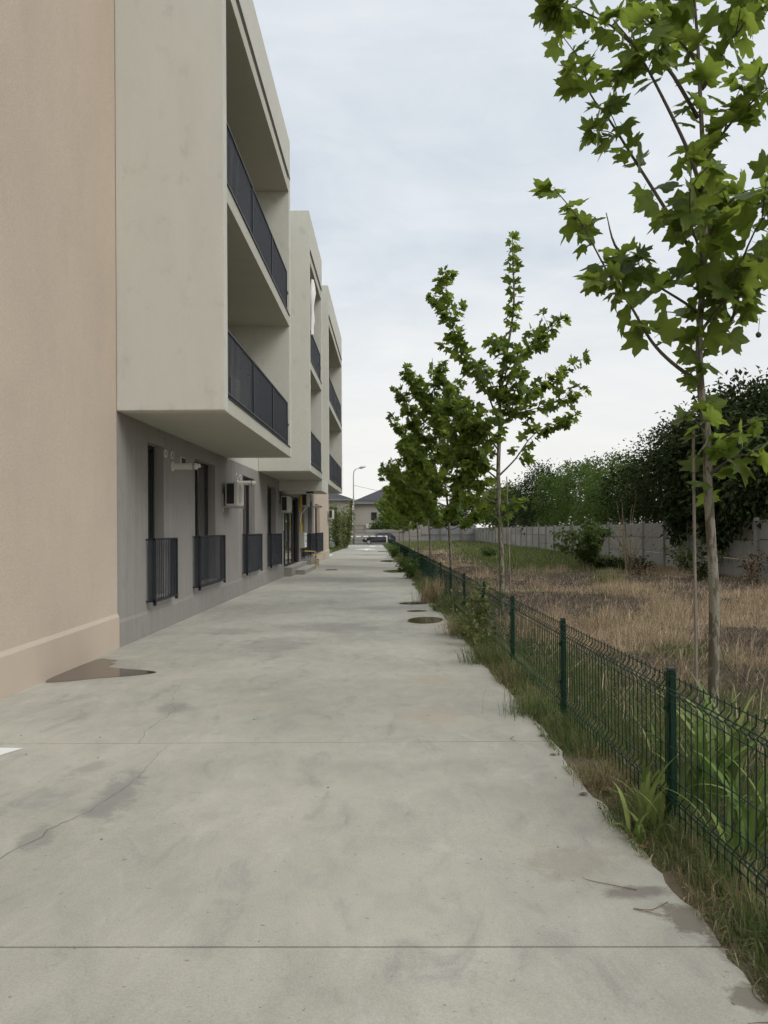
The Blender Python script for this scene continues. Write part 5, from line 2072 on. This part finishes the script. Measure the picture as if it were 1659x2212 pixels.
def bamboo(x, y, h, n, label, seed, mat='pale_leaf'):
    q = random.Random(seed)
    zb = float(gz(y)) + 0.05
    T = thing('screen_shrub', (x, y, zb), label, 'shrub', 'slender shrubs in the bed beyond the building')
    m = MB()
    P, U = [], []
    for i in range(14):
        a, r_ = q.uniform(0, 6.28), q.uniform(0.1, 0.75)
        L = h * q.uniform(0.7, 1.05)
        ex, ey = math.cos(a) * r_, math.sin(a) * r_
        m.tube([(x + ex * .35, y + ey * .35, zb), (x + ex * .7, y + ey * .7, zb + L * .6), (x + ex * 1.2, y + ey * 1.2, zb + L)], [0.025, 0.018, 0.006], 4)
        for _ in range(n // 14):
            f = q.uniform(0.12, 1.0)
            P.append((x + ex * (.35 + .85 * f) + q.gauss(0, .16), y + ey * (.35 + .85 * f) + q.gauss(0, .16), zb + L * f))
            U.append((q.gauss(0, 1), q.gauss(0, 1), 0.3))
    m.build('stems', 'stem_green', T)
    v, t_, c_ = leaf_cloud(np.array(P), np.array(U), 0.24, seed, 0.7)
    np_mesh('foliage', v, t_, mat, T, col=c_)


bamboo(-4.95, 61.5, 3.0, 500, 'dark slender shrub closest to the tan end wall', 91, 'mid_leaf')
bamboo(-4.5, 67.0, 4.2, 800, 'tall slender yellow-green shrub in the middle of the bed', 92)
bamboo(-4.15, 73.5, 4.4, 800, 'tall slender shrub next to the lamp post', 93)
bamboo(-4.5, 80.0, 3.9, 700, 'slender shrub at the far end of the bed', 94)


def house(x0, x1, y0, y1, ze, zr, label, wins, ac=None):
    T = thing('house', ((x0 + x1) / 2, y0, -0.5), label, 'house')
    m = MB()
    m.box(x0, x1, y0, y1, -0.7, ze)
    m.build('wall', 'house_render', T)
    o_ = 0.55
    a, b, c, d = x0 - o_, x1 + o_, y0 - o_, y1 + o_
    hw = min((b - a), (d - c)) / 2
    m = MB()
    if b - a > d - c:
        r1, r2 = (a + hw, (c + d) / 2, zr), (b - hw, (c + d) / 2, zr)
    else:
        r1, r2 = ((a + b) / 2, c + hw, zr), ((a + b) / 2, d - hw, zr)
    A, B, C, D = (a, c, ze + 0.12), (b, c, ze + 0.12), (b, d, ze + 0.12), (a, d, ze + 0.12)
    m.v = [A, B, C, D, r1, r2]
    if b - a > d - c:
        m.f = [(0, 1, 5, 4), (1, 2, 5), (2, 3, 4, 5), (3, 0, 4), (3, 2, 1, 0)]
    else:
        m.f = [(0, 1, 4), (1, 2, 5, 4), (2, 3, 5), (3, 0, 4, 5), (3, 2, 1, 0)]
    rf = m.build('roof', 'roof_tile', T)
    m = MB()
    for (u0, v0, u1, v1) in ((a, c, b, c + 0.12), (a, d - 0.12, b, d), (a, c + 0.12, a + 0.12, d - 0.12), (b - 0.12, c + 0.12, b, d - 0.12)):
        m.box(u0, u1, v0, v1, ze - 0.08, ze + 0.117)
    m.build('gutter', 'gutter', rf)
    for (wx, ww, wz, wh) in wins:
        m = MB()
        m.box(wx - 0.08, wx + ww + 0.08, y0 - 0.05, y0 + 0.02, wz - 0.08, wz + wh + 0.08)
        w_ = m.build('window', 'window_frame', T)
        m = MB()
        m.box(wx, wx + ww, y0 - 0.06, y0 - 0.051, wz, wz + wh)
        m.build('pane', 'glass', w_)
    m = MB()
    m.box(x0 + 0.0, x0 + (x1 - x0) * 0.32, y0 - 0.04, y0 + 0.01, 1.9, 2.0)
    m.build('string_course', 'gutter', T)
    return T


house(-5.05, 5.5, 112, 123, 5.05, 7.9, 'grey rendered house with dark hipped roof behind the street lamp', [(-2.55, 0.65, 2.75, 0.95), (1.5, 1.2, 2.6, 1.4)])
house(-16.0, -5.6, 109, 119, 5.45, 7.6, 'older house with dark tiled roof behind the slender shrubs', [(-8.2, 0.9, 2.9, 1.5), (-11.5, 0.9, 2.9, 1.5), (-7.0, 0.9, 0.5, 1.5)])
m = MB()
m.box(-3.35, -2.65, 111.65, 111.97, 1.5, 2.1)
o = m.build('wall_unit', 'ac_case', bevel=0.03)
tag(o, 'small pale air conditioner on the grey house beside its window', 'air conditioner')
